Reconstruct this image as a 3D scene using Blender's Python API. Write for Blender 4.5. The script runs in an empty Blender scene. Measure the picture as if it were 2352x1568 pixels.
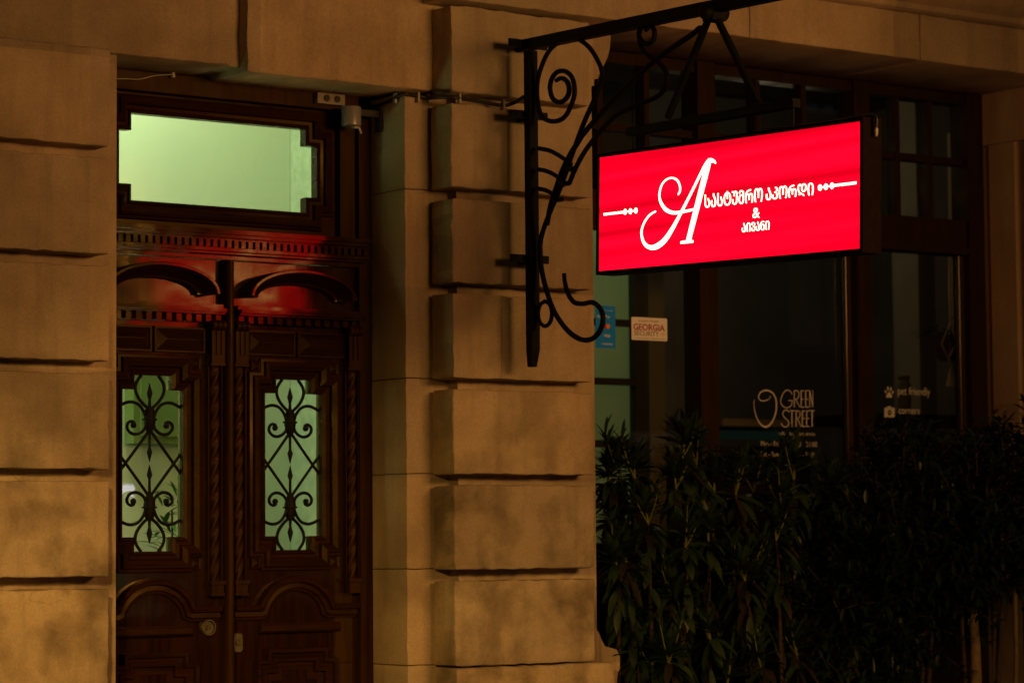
import bpy, bmesh, math, random
from mathutils import Vector, Matrix, noise
R = math.radians
random.seed(7)
SC = bpy.context.scene
COL = SC.collection

# ------------------------------------------------------------------ camera
F_PX, IW, IH = 6400.0, 2352.0, 1568.0
_y, _p, _r = R(36.3), R(4.0), R(-.46)
FW = Vector((math.sin(_y)*math.cos(_p), math.cos(_y)*math.cos(_p), math.sin(_p)))
_rt = Vector((math.cos(_y), -math.sin(_y), 0)); _up = _rt.cross(FW)
RT = _rt*math.cos(_r) + _up*math.sin(_r)
UP = -_rt*math.sin(_r) + _up*math.cos(_r)
CP = Vector((-math.sin(_y)*10.7, -math.cos(_y)*10.7, 1.6))
cd = bpy.data.cameras.new('camera'); cam = bpy.data.objects.new('camera', cd); COL.objects.link(cam)
cam.matrix_world = Matrix(((RT.x, UP.x, -FW.x, CP.x), (RT.y, UP.y, -FW.y, CP.y), (RT.z, UP.z, -FW.z, CP.z), (0, 0, 0, 1)))
cd.sensor_width = 36.0; cd.lens = F_PX/IW*36.0
cd.clip_end = 500
cd.dof.use_dof = True; cd.dof.focus_distance = 9.9; cd.dof.aperture_fstop = 3.2
SC.camera = cam

# ------------------------------------------------------------------ world, lamps, exposure
w = bpy.data.worlds.new('World'); SC.world = w; w.use_nodes = True
nt = w.node_tree; nt.nodes.clear()
sky = nt.nodes.new('ShaderNodeTexSky'); sky.sky_type = 'NISHITA'; sky.sun_disc = False
sky.sun_elevation = R(4); sky.sun_rotation = R(200); sky.air_density = 2.0; sky.dust_density = 4.0
mixc = nt.nodes.new('ShaderNodeMix'); mixc.data_type = 'RGBA'; mixc.blend_type = 'MULTIPLY'; mixc.inputs[0].default_value = 1
bgn = nt.nodes.new('ShaderNodeBackground'); bgn.inputs['Strength'].default_value = .0055
out = nt.nodes.new('ShaderNodeOutputWorld')
nt.links.new(sky.outputs[0], mixc.inputs[6]); mixc.inputs[7].default_value = (.92, .93, .70, 1)
nt.links.new(mixc.outputs[2], bgn.inputs['Color']); nt.links.new(bgn.outputs[0], out.inputs['Surface'])

def lamp(name, kind, loc, power, color, radius=.1, target=None, **kw):
    ld = bpy.data.lights.new(name, kind); ld.energy = power; ld.color = color
    if kind in ('POINT', 'SPOT'): ld.shadow_soft_size = radius
    for k, v in kw.items(): setattr(ld, k, v)
    o = bpy.data.objects.new(name, ld); COL.objects.link(o); o.location = loc
    if target is not None:
        o.rotation_euler = (Vector(target)-Vector(loc)).to_track_quat('-Z', 'Y').to_euler()
    return o
# warm lit street front opposite, a small cool lamp mirrored in the door glass, a shaded lamp low down the street, room lamps and added fills
for _x, _z in ((-.3, 3.2), (.3, 3.5), (.9, 3.3), (1.5, 3.45)):
    lamp('lit_street_front_light', 'SPOT', (_x, -6.9, _z), 195, (1, .475, .135), .42, target=(.0, 0, 2.3), spot_size=R(70), spot_blend=1.0)
lamp('cool_lamp_light', 'AREA', (2.64, -7.2, 1.93), .9, (.80, .70, 1), size=.26, size_y=.085, shape='RECTANGLE', target=(-1.4, .42, 1.75))
lamp('shaded_lamp_light', 'SPOT', (-5.2, -5.0, 3.1), 950, (1, .55, .13), .15, target=(-1.4, 0, -1.1), spot_size=R(60), spot_blend=.8)
lamp('hallway_light', 'AREA', (-1.25, 1.0, 4.12), 28, (.81, 1, .60), size=.7, shape='SQUARE', target=(-1.25, 1.02, 0))
lamp('hallway_fill_light', 'POINT', (-2.1, 1.1, 2.3), 10, (.80, 1, .50), .15)  # added fill, evens out the light on the lower hallway wall
lamp('back_room_light', 'AREA', (1.0, 2.35, 3.9), 4, (.80, 1, .50), size=.6, shape='SQUARE', target=(1.0, 2.4, 0))
lamp('shop_fill_light', 'POINT', (3.3, 2.7, 3.5), 4.5, (1, .80, .52), .2)  # added fill, lifts the dark shop interior
lamp('window_fill_light', 'POINT', (2.35, 1.15, 3.4), 1.3, (1, .84, .56), .2)  # added fill near the glass for the hanger and vase

vs = SC.view_settings
vs.view_transform = 'Standard'; vs.look = 'None'; vs.exposure = 0; vs.gamma = 1
SC.cycles.use_denoising = True
SC.cycles.max_bounces = 8; SC.cycles.transparent_max_bounces = 12
SC.cycles.sample_clamp_indirect = 3

# ------------------------------------------------------------------ pixel rays to real planes
def ray(u, v): return RT*((u-IW/2)/F_PX) - UP*((v-IH/2)/F_PX) + FW
def aty(u, v, Y):
    d = ray(u, v); return CP + d*((Y-CP.y)/d.y)
def atx(u, v, X):
    d = ray(u, v); return CP + d*((X-CP.x)/d.x)
def zoom(x0, y0, s):
    return lambda x, y: ((x0+x/s)/1.632653, (y0+y/s)/1.632653)
def ZV(v, u=660, Y=.4): return aty(u, v, Y).z

# ------------------------------------------------------------------ materials
def mat(name):
    m = bpy.data.materials.new(name); m.use_nodes = True
    n = m.node_tree; b = n.nodes['Principled BSDF']
    return m, n, b
def nn(n, t, **kw):
    x = n.nodes.new(t)
    for k, v in kw.items():
        if k in x.inputs: x.inputs[k].default_value = v
        else: setattr(x, k, v)
    return x
def ramp(n, fac, stops):
    r = n.nodes.new('ShaderNodeValToRGB'); e = r.color_ramp.elements
    while len(e) < len(stops): e.new(.5)
    for i, (p, c) in enumerate(stops): e[i].position = p; e[i].color = (*c, 1) if len(c) == 3 else c
    n.links.new(fac, r.inputs[0]); return r
def coords(n, scale=(1, 1, 1)):
    g = n.nodes.new('ShaderNodeNewGeometry'); mp = n.nodes.new('ShaderNodeMapping')
    n.links.new(g.outputs['Position'], mp.inputs[0]); mp.inputs['Scale'].default_value = scale
    return mp.outputs[0]
def mixn(n, a, b, fac, mode='MIX'):
    m = n.nodes.new('ShaderNodeMix'); m.data_type = 'RGBA'; m.blend_type = mode
    for sock, val in ((m.inputs[0], fac), (m.inputs[6], a), (m.inputs[7], b)):
        if hasattr(val, 'links'): n.links.new(val, sock)
        elif isinstance(val, tuple): sock.default_value = (*val, 1)
        else: sock.default_value = val
    return m.outputs[2]
def bumped(n, b, h, strength=.3, dist=.01):
    x = nn(n, 'ShaderNodeBump', Strength=strength, Distance=dist)
    n.links.new(h, x.inputs['Height']); n.links.new(x.outputs[0], b.inputs['Normal'])

def stone_mat(name, light, dark, stain=.6):
    m, n, b = mat(name)
    p = coords(n)
    n1 = nn(n, 'ShaderNodeTexNoise', Scale=1.7, Detail=6.0, Roughness=.6); n.links.new(p, n1.inputs[0])
    base = ramp(n, n1.outputs[0], [(.36, dark), (.60, light), (.72, (light[0]*1.10, light[1]*1.13, light[2]*1.05))]).outputs[0]
    n2 = nn(n, 'ShaderNodeTexNoise', Scale=4.2, Detail=5.0, Roughness=.55, Distortion=.12); n.links.new(p, n2.inputs[0])
    s2 = ramp(n, n2.outputs[0], [(.43, (0, 0, 0)), (.64, (stain*1.15, stain*1.15, stain*1.15))]).outputs[0]
    sp = n.nodes.new('ShaderNodeSeparateXYZ'); n.links.new(p, sp.inputs[0])                    # damp stains sit mostly in the lower courses
    low = nn(n, 'ShaderNodeMapRange'); n.links.new(sp.outputs[2], low.inputs[0])
    low.inputs['From Min'].default_value = 2.3; low.inputs['From Max'].default_value = 1.7; low.inputs['To Min'].default_value = .30; low.inputs['To Max'].default_value = 1.0
    s2 = mixn(n, (0, 0, 0), s2, low.outputs[0])
    c = mixn(n, base, (.155, .115, .068), s2)
    ps = coords(n, (11, 11, 1.0))                                  # run-off streaks
    n3 = nn(n, 'ShaderNodeTexNoise', Scale=1.0, Detail=5.0, Roughness=.65); n.links.new(ps, n3.inputs[0])
    s3 = ramp(n, n3.outputs[0], [(.5, (0, 0, 0)), (.72, (.45, .45, .45))]).outputs[0]
    c = mixn(n, c, tuple(x*.6 for x in dark), s3)
    n4 = nn(n, 'ShaderNodeTexNoise', Scale=120.0, Detail=4.0, Roughness=.75); n.links.new(p, n4.inputs[0])
    g = ramp(n, n4.outputs[0], [(.3, (.82, .82, .82)), (.7, (1.14, 1.14, 1.14))]).outputs[0]
    c = mixn(n, c, g, 1.0, 'MULTIPLY')
    ck = nn(n, 'ShaderNodeTexVoronoi', Scale=2.3); ck.feature = 'DISTANCE_TO_EDGE'                # hairline cracks
    wv = nn(n, 'ShaderNodeTexNoise', Scale=7.0, Detail=4.0); n.links.new(p, wv.inputs[0])
    wp = mixn(n, p, wv.outputs[1], .12); n.links.new(wp, ck.inputs[0])
    cm = ramp(n, ck.outputs[0], [(.0, (.55, .55, .55)), (.006, (1, 1, 1))]).outputs[0]
    cmk = ramp(n, n1.outputs[0], [(.60, (0, 0, 0)), (.66, (1, 1, 1))]).outputs[0]
    c = mixn(n, c, mixn(n, (1, 1, 1), cm, cmk), 1.0, 'MULTIPLY')
    vo = nn(n, 'ShaderNodeTexVoronoi', Scale=13.0); n.links.new(p, vo.inputs[0])
    pit = ramp(n, vo.outputs[0], [(.0, (.45, .45, .45)), (.045, (1, 1, 1))]).outputs[0]
    c = mixn(n, c, pit, 1.0, 'MULTIPLY')
    off = coords(n, (1.3, 0, 2.747)); ad = n.nodes.new('ShaderNodeVectorMath'); ad.operation = 'ADD'; ad.inputs[1].default_value = (.36, 0, -.02)
    fl = n.nodes.new('ShaderNodeVectorMath'); fl.operation = 'FLOOR'; n.links.new(off, ad.inputs[0]); n.links.new(ad.outputs[0], fl.inputs[0])
    wn = n.nodes.new('ShaderNodeTexWhiteNoise'); n.links.new(fl.outputs[0], wn.inputs[0])                # each stone its own tone
    tn = ramp(n, wn.outputs[0], [(0, (.80, .79, .78)), (.5, (1, 1, 1)), (1, (1.12, 1.08, 1.0))]).outputs[0]
    c = mixn(n, c, tn, 1.0, 'MULTIPLY')
    n.links.new(c, b.inputs['Base Color'])
    b.inputs['Roughness'].default_value = .85; b.inputs['Specular IOR Level'].default_value = .25
    mx = n.nodes.new('ShaderNodeMath'); mx.operation = 'ADD'
    n.links.new(n4.outputs[0], mx.inputs[0]); n.links.new(n2.outputs[0], mx.inputs[1])
    bumped(n, b, mx.outputs[0], .6, .004)
    return m
M = {}
M['stone'] = stone_mat('weathered_limestone', (.48, .385, .26), (.33, .255, .165), .75)
M['stone_plain'] = stone_mat('smooth_limestone', (.44, .345, .235), (.35, .27, .18), .35)

def wood_mat(name, c1, c2, rough, coat=0.0, axis='z'):
    m, n, b = mat(name)
    sc = {'z': (38, 38, 2.2), 'x': (2.2, 38, 38)}[axis]
    p = coords(n, sc)
    n1 = nn(n, 'ShaderNodeTexNoise', Scale=1.0, Detail=6.0, Roughness=.65, Distortion=.6); n.links.new(p, n1.inputs[0])
    c = ramp(n, n1.outputs[0], [(.3, c1), (.7, c2)]).outputs[0]
    n.links.new(c, b.inputs['Base Color'])
    p2 = coords(n)
    n2 = nn(n, 'ShaderNodeTexNoise', Scale=9.0, Detail=4.0); n.links.new(p2, n2.inputs[0])
    rr = ramp(n, n2.outputs[0], [(.3, (rough*.75,)*3), (.7, (rough*1.35,)*3)]).outputs[0]
    n.links.new(rr, b.inputs['Roughness'])
    b.inputs['IOR'].default_value = 1.5+.42*coat; b.inputs['Specular Tint'].default_value = (1, .80, .28, 1)
    mx = n.nodes.new('ShaderNodeMath'); mx.operation = 'ADD'
    n.links.new(n1.outputs[0], mx.inputs[0]); n.links.new(n2.outputs[0], mx.inputs[1])
    n5 = nn(n, 'ShaderNodeTexNoise', Scale=6.0, Detail=1.0); n.links.new(p2, n5.inputs[0])          # slightly wavy boards
    b1 = nn(n, 'ShaderNodeBump', Strength=.4, Distance=.006); n.links.new(n5.outputs[0], b1.inputs['Height'])
    b2 = nn(n, 'ShaderNodeBump', Strength=.12, Distance=.0012); n.links.new(mx.outputs[0], b2.inputs['Height'])
    n.links.new(b1.outputs[0], b2.inputs['Normal']); n.links.new(b2.outputs[0], b.inputs['Normal'])
    b.inputs['Specular IOR Level'].default_value = .5 if coat else .14
    return m
M['door'] = wood_mat('varnished_dark_oak', (.010, .0036, .0018), (.030, .010, .0045), .085, 1.0)
M['doorh'] = wood_mat('varnished_dark_oak_rails', (.010, .0036, .0018), (.032, .0105, .0045), .085, 1.0, 'x')
M['doormatte'] = wood_mat('worn_dark_oak', (.014, .0052, .0025), (.038, .0135, .006), .45, .0)
M['moulding'] = wood_mat('varnished_oak_moulding', (.011, .004, .002), (.034, .012, .005), .30, .0, 'x')
M['shopwood'] = wood_mat('brown_window_timber', (.011, .0055, .003), (.026, .0125, .0065), .5, .0)

def simple(name, col, rough=.5, metal=0.0, spec=.5, var=.0, scale=20.0, bump=0.0):
    m, n, b = mat(name)
    b.inputs['Roughness'].default_value = rough; b.inputs['Metallic'].default_value = metal
    b.inputs['Specular IOR Level'].default_value = spec
    if var or bump:
        p = coords(n)
        t = nn(n, 'ShaderNodeTexNoise', Scale=scale, Detail=4.0); n.links.new(p, t.inputs[0])
        c = ramp(n, t.outputs[0], [(.3, tuple(x*(1-var) for x in col)), (.7, tuple(min(1, x*(1+var)) for x in col))]).outputs[0]
        n.links.new(c, b.inputs['Base Color'])
        if bump: bumped(n, b, t.outputs[0], bump, .004)
    else:
        b.inputs['Base Color'].default_value = (*col, 1)
    return m
def emit(name, col, strength):
    m = bpy.data.materials.new(name); m.use_nodes = True; n = m.node_tree
    n.nodes.clear(); e = nn(n, 'ShaderNodeEmission', Strength=strength); e.inputs[0].default_value = (*col, 1)
    o = n.nodes.new('ShaderNodeOutputMaterial'); n.links.new(e.outputs[0], o.inputs[0]); return m
def glass_mat(name, tint=(1, 1, 1), rough=.0, ior=1.5):
    m = bpy.data.materials.new(name); m.use_nodes = True; n = m.node_tree; n.nodes.clear()
    t = n.nodes.new('ShaderNodeBsdfTransparent'); t.inputs[0].default_value = (*tint, 1)
    g = nn(n, 'ShaderNodeBsdfGlossy', Roughness=rough); f = nn(n, 'ShaderNodeFresnel', IOR=ior)
    mx = n.nodes.new('ShaderNodeMixShader'); o = n.nodes.new('ShaderNodeOutputMaterial')
    gb = n.nodes.new('ShaderNodeNewGeometry'); mk = n.nodes.new('ShaderNodeMath'); mk.operation = 'SUBTRACT'; mk.inputs[0].default_value = 1   # the mirror is the outer skin only
    n.links.new(gb.outputs['Backfacing'], mk.inputs[1]); ml = n.nodes.new('ShaderNodeMath'); ml.operation = 'MULTIPLY'
    n.links.new(f.outputs[0], ml.inputs[0]); n.links.new(mk.outputs[0], ml.inputs[1])
    n.links.new(ml.outputs[0], mx.inputs[0]); n.links.new(t.outputs[0], mx.inputs[1]); n.links.new(g.outputs[0], mx.inputs[2])
    n.links.new(mx.outputs[0], o.inputs[0]); return m
M['iron'] = simple('black_wrought_iron', (.006, .0055, .0055), .6, 0, .14, .3, 60, .2)
M['glass'] = glass_mat('clear_glass', (.93, .96, .93))
M['shopglass'] = glass_mat('dark_shop_glass', (.86, .84, .79))
M['hall'] = simple('pale_green_plaster', (.72, .76, .62), .85, 0, .2, .05, 1.5, .0)
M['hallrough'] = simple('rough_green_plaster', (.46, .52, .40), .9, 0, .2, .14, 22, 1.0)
M['dark'] = simple('dark_paint', (.03, .028, .026), .7, 0, .3, .2, 5)
M['grey'] = simple('grey_plaster', (.22, .21, .19), .85, 0, .2, .15, 2.5)
M['pale'] = simple('pale_column_paint', (.30, .28, .20), .8, 0, .2, .1, 4)
M['case'] = simple('dark_sign_case', (.010, .004, .004), .7, 0, .06, .25, 30)
M['cable'] = simple('black_cable_rubber', (.012, .012, .012), .5)
M['clip'] = simple('white_plastic_clip', (.36, .33, .28), .5)
M['steel'] = simple('brushed_steel', (.26, .26, .28), .30, .3)
M['bead'] = simple('polished_bead', (.03, .018, .009), .16, 0, .2, .15, 30)
M['brass'] = simple('dull_brass', (.09, .08, .05), .55, .4, .3, .4, 60, .4)
M['box'] = simple('old_cream_plastic', (.20, .18, .14), .5, 0, .4, .15, 30)
M['vinyl'] = simple('cream_vinyl', (.50, .48, .44), .6)
M['stickerw'] = simple('white_sticker', (.82, .80, .78), .5)
M['stickb'] = simple('blue_sticker', (.0, .24, .90), .45)
M['inkred'] = simple('red_print', (.34, .012, .03), .5)
M['inkor'] = simple('orange_print', (.8, .25, .03), .5)
M['inkgrey'] = simple('grey_print', (.10, .07, .07), .5)
M['inkw'] = simple('white_print', (.7, .7, .68), .5)
M['cord'] = simple('cotton_cord', (.80, .68, .46), .9)
M['pot'] = simple('dark_clay_pot', (.035, .022, .02), .7)
M['pave'] = simple('paving_stone', (.16, .145, .13), .85, 0, .3, .25, 6, .3)
M['asph'] = simple('asphalt', (.05, .05, .05), .85, 0, .3, .3, 40, .3)
M['bark'] = simple('brown_bark', (.035, .026, .016), .85, 0, .3, .3, 40, .4)
M['stake'] = simple('pale_trunk_bark', (.15, .11, .06), .8, 0, .3, .25, 30, .4)
M['stem'] = simple('yellow_green_stem', (.10, .12, .022), .6, 0, .3, .2, 30)
def leaf_mat(name, c1, c2, c3):
    m, n, b = mat(name)
    g = n.nodes.new('ShaderNodeObjectInfo'); p = coords(n)
    t = nn(n, 'ShaderNodeTexNoise', Scale=7.0, Detail=3.0); n.links.new(p, t.inputs[0])
    c = ramp(n, t.outputs[0], [(.3, c1), (.55, c2), (.75, c3)]).outputs[0]
    n.links.new(c, b.inputs['Base Color']); b.inputs['Roughness'].default_value = .45; b.inputs['Specular IOR Level'].default_value = .28
    return m
M['leaf'] = leaf_mat('oleander_leaf', (.010, .022, .010), (.016, .034, .015), (.030, .052, .019))
M['leafold'] = leaf_mat('old_brownish_leaf', (.012, .011, .007), (.018, .016, .010), (.034, .024, .013))
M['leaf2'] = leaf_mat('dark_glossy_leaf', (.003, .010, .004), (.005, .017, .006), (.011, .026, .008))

def sign_face_mat():
    m = bpy.data.materials.new('red_backlit_acrylic'); m.use_nodes = True; n = m.node_tree; n.nodes.clear()
    p = coords(n, (.4, .30, 25))
    t = nn(n, 'ShaderNodeTexNoise', Scale=1.0, Detail=.5); n.links.new(p, t.inputs[0])      # the tubes behind the sheet
    s = nn(n, 'ShaderNodeMapRange'); n.links.new(t.outputs[0], s.inputs[0])
    s.inputs['From Min'].default_value = .25; s.inputs['From Max'].default_value = .75
    s.inputs['To Min'].default_value = .95; s.inputs['To Max'].default_value = 1.6
    cr = ramp(n, t.outputs[0], [(.34, (.80, .0, .0135)), (.50, (1, .0004, .0180)), (.66, (1, .0014, .0200))])
    e = n.nodes.new('ShaderNodeEmission'); n.links.new(cr.outputs[0], e.inputs[0]); n.links.new(s.outputs[0], e.inputs[1])
    o = n.nodes.new('ShaderNodeOutputMaterial'); n.links.new(e.outputs[0], o.inputs[0]); return m
M['red'] = sign_face_mat()
M['white_lit'] = emit('white_backlit_lettering', (3.6, 2.4, 1.6), 1.0)

# ------------------------------------------------------------------ mesh helpers
class MB:
    def __init__(s): s.bm = bmesh.new()
    def box(s, x0, x1, y0, y1, z0, z1):
        v = [s.bm.verts.new(p) for p in ((x0,y0,z0),(x1,y0,z0),(x1,y1,z0),(x0,y1,z0),(x0,y0,z1),(x1,y0,z1),(x1,y1,z1),(x0,y1,z1))]
        for f in ((3,2,1,0),(4,5,6,7),(0,1,5,4),(1,2,6,5),(2,3,7,6),(3,0,4,7)): s.bm.faces.new([v[i] for i in f])
        return s
    def beam(s, a, b, wx, wz, upv=(0,0,1)):
        a, b = Vector(a), Vector(b); d = (b-a).normalized(); upv = Vector(upv)
        sd = d.cross(upv).normalized(); u = sd.cross(d).normalized()
        r = []
        for p in (a, b):
            r.append([s.bm.verts.new(p + sd*i*wx/2 + u*j*wz/2) for i, j in ((-1,-1),(1,-1),(1,1),(-1,1))])
        for i in range(4): s.bm.faces.new((r[0][i], r[0][(i+1)%4], r[1][(i+1)%4], r[1][i]))
        s.bm.faces.new(r[0][::-1]); s.bm.faces.new(r[1]); return s
    def prism(s, pts, fn, t0, t1):
        """closed polygon pts (2-D), fn(a, b, t) -> 3-D point, swept from t0 to t1"""
        A = [s.bm.verts.new(fn(a, b, t0)) for a, b in pts]; B = [s.bm.verts.new(fn(a, b, t1)) for a, b in pts]
        k = len(pts)
        for i in range(k): s.bm.faces.new((A[i], A[(i+1)%k], B[(i+1)%k], B[i]))
        s.bm.faces.new(A[::-1]); s.bm.faces.new(B); return s
    def rings(s, rings, closed_u=True, closed_v=False, caps=False):
        V = [[s.bm.verts.new(p) for p in r] for r in rings]
        n = len(V); k = len(V[0])
        for i in range(n if closed_v else n-1):
            for j in range(k if closed_u else k-1):
                s.bm.faces.new((V[i][j], V[i][(j+1)%k], V[(i+1)%n][(j+1)%k], V[(i+1)%n][j]))
        if caps:
            s.bm.faces.new(V[0][::-1]); s.bm.faces.new(V[-1])
        return s
    def tube(s, pts, rad, seg=8, closed=False, flat=None):
        pts = [Vector(p) for p in pts]; n = len(pts)
        rr = rad if isinstance(rad, (list, tuple)) else [rad]*n
        ring = []; ref = None
        for i in range(n):
            if closed: d = pts[(i+1)%n]-pts[i-1]
            else: d = pts[min(i+1, n-1)]-pts[max(i-1, 0)]
            d.normalize()
            if ref is None:
                ref = d.orthogonal().normalized()
            ref = (ref - d*ref.dot(d)).normalized(); bi = d.cross(ref)
            ring.append([pts[i] + (ref*math.cos(2*math.pi*j/seg) + bi*math.sin(2*math.pi*j/seg))*rr[i] for j in range(seg)])
        s.rings(ring, True, closed, not closed); return s
    def lathe(s, prof, c, axis='z', seg=20):
        rg = []
        for r, h in prof:
            row = []
            for j in range(seg):
                a = 2*math.pi*j/seg; x, y = r*math.cos(a), r*math.sin(a)
                row.append(Vector(c) + (Vector((x, y, h)) if axis == 'z' else Vector((x, h, y)) if axis == 'y' else Vector((h, x, y))))
            rg.append(row)
        s.rings(rg, True, False, True); return s
    def sphere(s, c, r, seg=14):
        k = 8; s.lathe([(max(1e-4, r*math.sin(math.pi*i/k)), -r*math.cos(math.pi*i/k)) for i in range(k+1)], c, 'z', seg); return s
    def stroke(s, pts, wid, fn, t0, t1):
        """flat ribbon in 2-D with half widths, given thickness t0..t1 via fn(a, b, t)"""
        n = len(pts); L, Rr = [], []
        ww = wid if isinstance(wid, (list, tuple)) else [wid]*n
        for i in range(n):
            dx = pts[min(i+1, n-1)][0]-pts[max(i-1, 0)][0]; dy = pts[min(i+1, n-1)][1]-pts[max(i-1, 0)][1]
            l = math.hypot(dx, dy) or 1; nx, ny = -dy/l*ww[i], dx/l*ww[i]
            L.append((pts[i][0]+nx, pts[i][1]+ny)); Rr.append((pts[i][0]-nx, pts[i][1]-ny))
        s.rings([[Vector(fn(*L[i], t0)), Vector(fn(*Rr[i], t0)), Vector(fn(*Rr[i], t1)), Vector(fn(*L[i], t1))] for i in range(n)], True, False, True)
        return s
    def disc(s, c, r, fn, t0, t1, seg=18, ry=None, rot=0.0):
        ry = ry or r; pts = []
        for j in range(seg):
            a = 2*math.pi*j/seg; x, y = r*math.cos(a), ry*math.sin(a)
            pts.append((c[0]+x*math.cos(rot)-y*math.sin(rot), c[1]+x*math.sin(rot)+y*math.cos(rot)))
        s.prism(pts, fn, t0, t1); return s
    def poly_mould(s, poly, prof, fn):
        """closed polygon (CCW), profile of (outward offset, depth t)"""
        k = len(poly); rg = []
        for off, t in prof:
            row = []
            for i in range(k):
                a, b, c = poly[i-1], poly[i], poly[(i+1)%k]
                def nrm(p, q):
                    l = math.hypot(q[0]-p[0], q[1]-p[1]); return ((q[1]-p[1])/l, -(q[0]-p[0])/l)
                n1, n2 = nrm(a, b), nrm(b, c); d = 1 + n1[0]*n2[0]+n1[1]*n2[1]
                row.append(Vector(fn(b[0]+off*(n1[0]+n2[0])/d, b[1]+off*(n1[1]+n2[1])/d, t)))
            rg.append(row)
        s.rings(rg, True, False, False); return s
    def path_mould(s, path, prof, fn):
        n = len(path); rg = []
        for i in range(n):
            a, b, c = path[max(i-1, 0)], path[i], path[min(i+1, n-1)]
            def nrm(p, q):
                l = math.hypot(q[0]-p[0], q[1]-p[1]) or 1; return (-(q[1]-p[1])/l, (q[0]-p[0])/l)
            n1 = nrm(a, b) if i else nrm(b, c); n2 = nrm(b, c) if i < n-1 else n1
            d = max(.35, 1 + n1[0]*n2[0]+n1[1]*n2[1])
            rg.append([Vector(fn(b[0]+o*(n1[0]+n2[0])/d, b[1]+o*(n1[1]+n2[1])/d, t)) for o, t in prof])
        s.rings(rg, True, False, True); return s
    def build(s, name, m, parent=None, smooth=None, bevel=0, seg=2):
        bm = s.bm
        if bevel:
            ed = [e for e in bm.edges if len(e.link_faces) == 2 and e.calc_face_angle(0) > .5]
            bmesh.ops.bevel(bm, geom=ed, offset=bevel, segments=seg, affect='EDGES', profile=.6)
        bmesh.ops.recalc_face_normals(bm, faces=bm.faces)
        me = bpy.data.meshes.new(name); bm.to_mesh(me); bm.free()
        return link(name, me, m, parent, smooth)
def link(name, me, m, parent=None, smooth=None):
    me.materials.append(m)
    if smooth:
        me.polygons.foreach_set('use_smooth', [True]*len(me.polygons))
        try: me.set_sharp_from_angle(angle=R(smooth))
        except Exception: pass
    o = bpy.data.objects.new(name, me); COL.objects.link(o)
    if parent is not None:
        o.parent = parent
        mw = parent_loc(parent)
        me.transform(Matrix.Translation(-mw))
    return o
def parent_loc(p):
    v = Vector((0, 0, 0))
    while p is not None: v += p.location; p = p.parent
    return v
def thing(name, label, cat, loc=(0, 0, 0), group=None):
    o = bpy.data.objects.new(name, None); COL.objects.link(o); o.location = loc; o.empty_display_size = .1
    return tag(o, label, cat, group)
def tag(o, label, cat, group=None):
    o['label'] = label; o['category'] = cat
    if group: o['group'] = group
    return o
def struct(o): o['kind'] = 'structure'; return o
XYZ = lambda a, b, t: (a, t, b)                                     # polygon in x-z, swept along y
def smooth_path(pts, n=6, closed=False):
    P = [Vector((*p, 0)) if len(p) == 2 else Vector(p) for p in pts]; k = len(P); res = []
    for i in range(k if closed else k-1):
        if closed: a, b, c, d = P[i-1], P[i], P[(i+1)%k], P[(i+2)%k]
        else: a, b, c, d = P[max(i-1, 0)], P[i], P[i+1], P[min(i+2, k-1)]
        for j in range(n):
            t = j/n
            res.append(.5*((2*b)+(c-a)*t+(2*a-5*b+4*c-d)*t*t+(3*b-a-3*c+d)*t**3))
    if not closed: res.append(P[-1])
    return res if len(pts[0]) == 3 else [(p.x, p.y) for p in res]
def lerpw(ws, n):
    r = []
    for i in range(n):
        f = i/(n-1)*(len(ws)-1); k = min(int(f), len(ws)-2); r.append(ws[k]+(ws[k+1]-ws[k])*(f-k))
    return r
def text_mesh(body, bold=0.0, spacing=1.0, res=3):
    cu = bpy.data.curves.new('lettering', 'FONT'); cu.body = body; cu.size = 1; cu.resolution_u = res
    cu.offset = bold; cu.space_character = spacing; cu.fill_mode = 'FRONT'
    o = bpy.data.objects.new('lettering_source', cu); COL.objects.link(o)
    dg = bpy.context.evaluated_depsgraph_get(); me = bpy.data.meshes.new_from_object(o.evaluated_get(dg))
    bpy.data.objects.remove(o); bpy.data.curves.remove(cu)
    return me
def add_text(mb, body, box, fn, t0, t1, bold=0.0, spacing=1.0, skew=0.0):
    """text fitted into box (a0, a1, b0, b1) of the plane fn, given thickness"""
    me = text_mesh(body, bold, spacing)
    bm = bmesh.new(); bm.from_mesh(me); bpy.data.meshes.remove(me)
    if not bm.verts: bm.free(); return
    xs = [v.co.x for v in bm.verts]; ys = [v.co.y for v in bm.verts]
    sx = (box[1]-box[0])/(max(xs)-min(xs)); sy = (box[3]-box[2])/(max(ys)-min(ys)); mx, my = min(xs), min(ys)
    r = bmesh.ops.extrude_face_region(bm, geom=list(bm.faces))
    top = {v for v in r['geom'] if isinstance(v, bmesh.types.BMVert)}
    for v in bm.verts:
        v.co = Vector(fn(box[0]+(v.co.x-mx)*sx, box[2]+(v.co.y-my)*sy, t1 if v in top else t0))
    tmp = bpy.data.meshes.new('t'); bm.to_mesh(tmp); bm.free(); mb.bm.from_mesh(tmp); bpy.data.meshes.remove(tmp)

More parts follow.
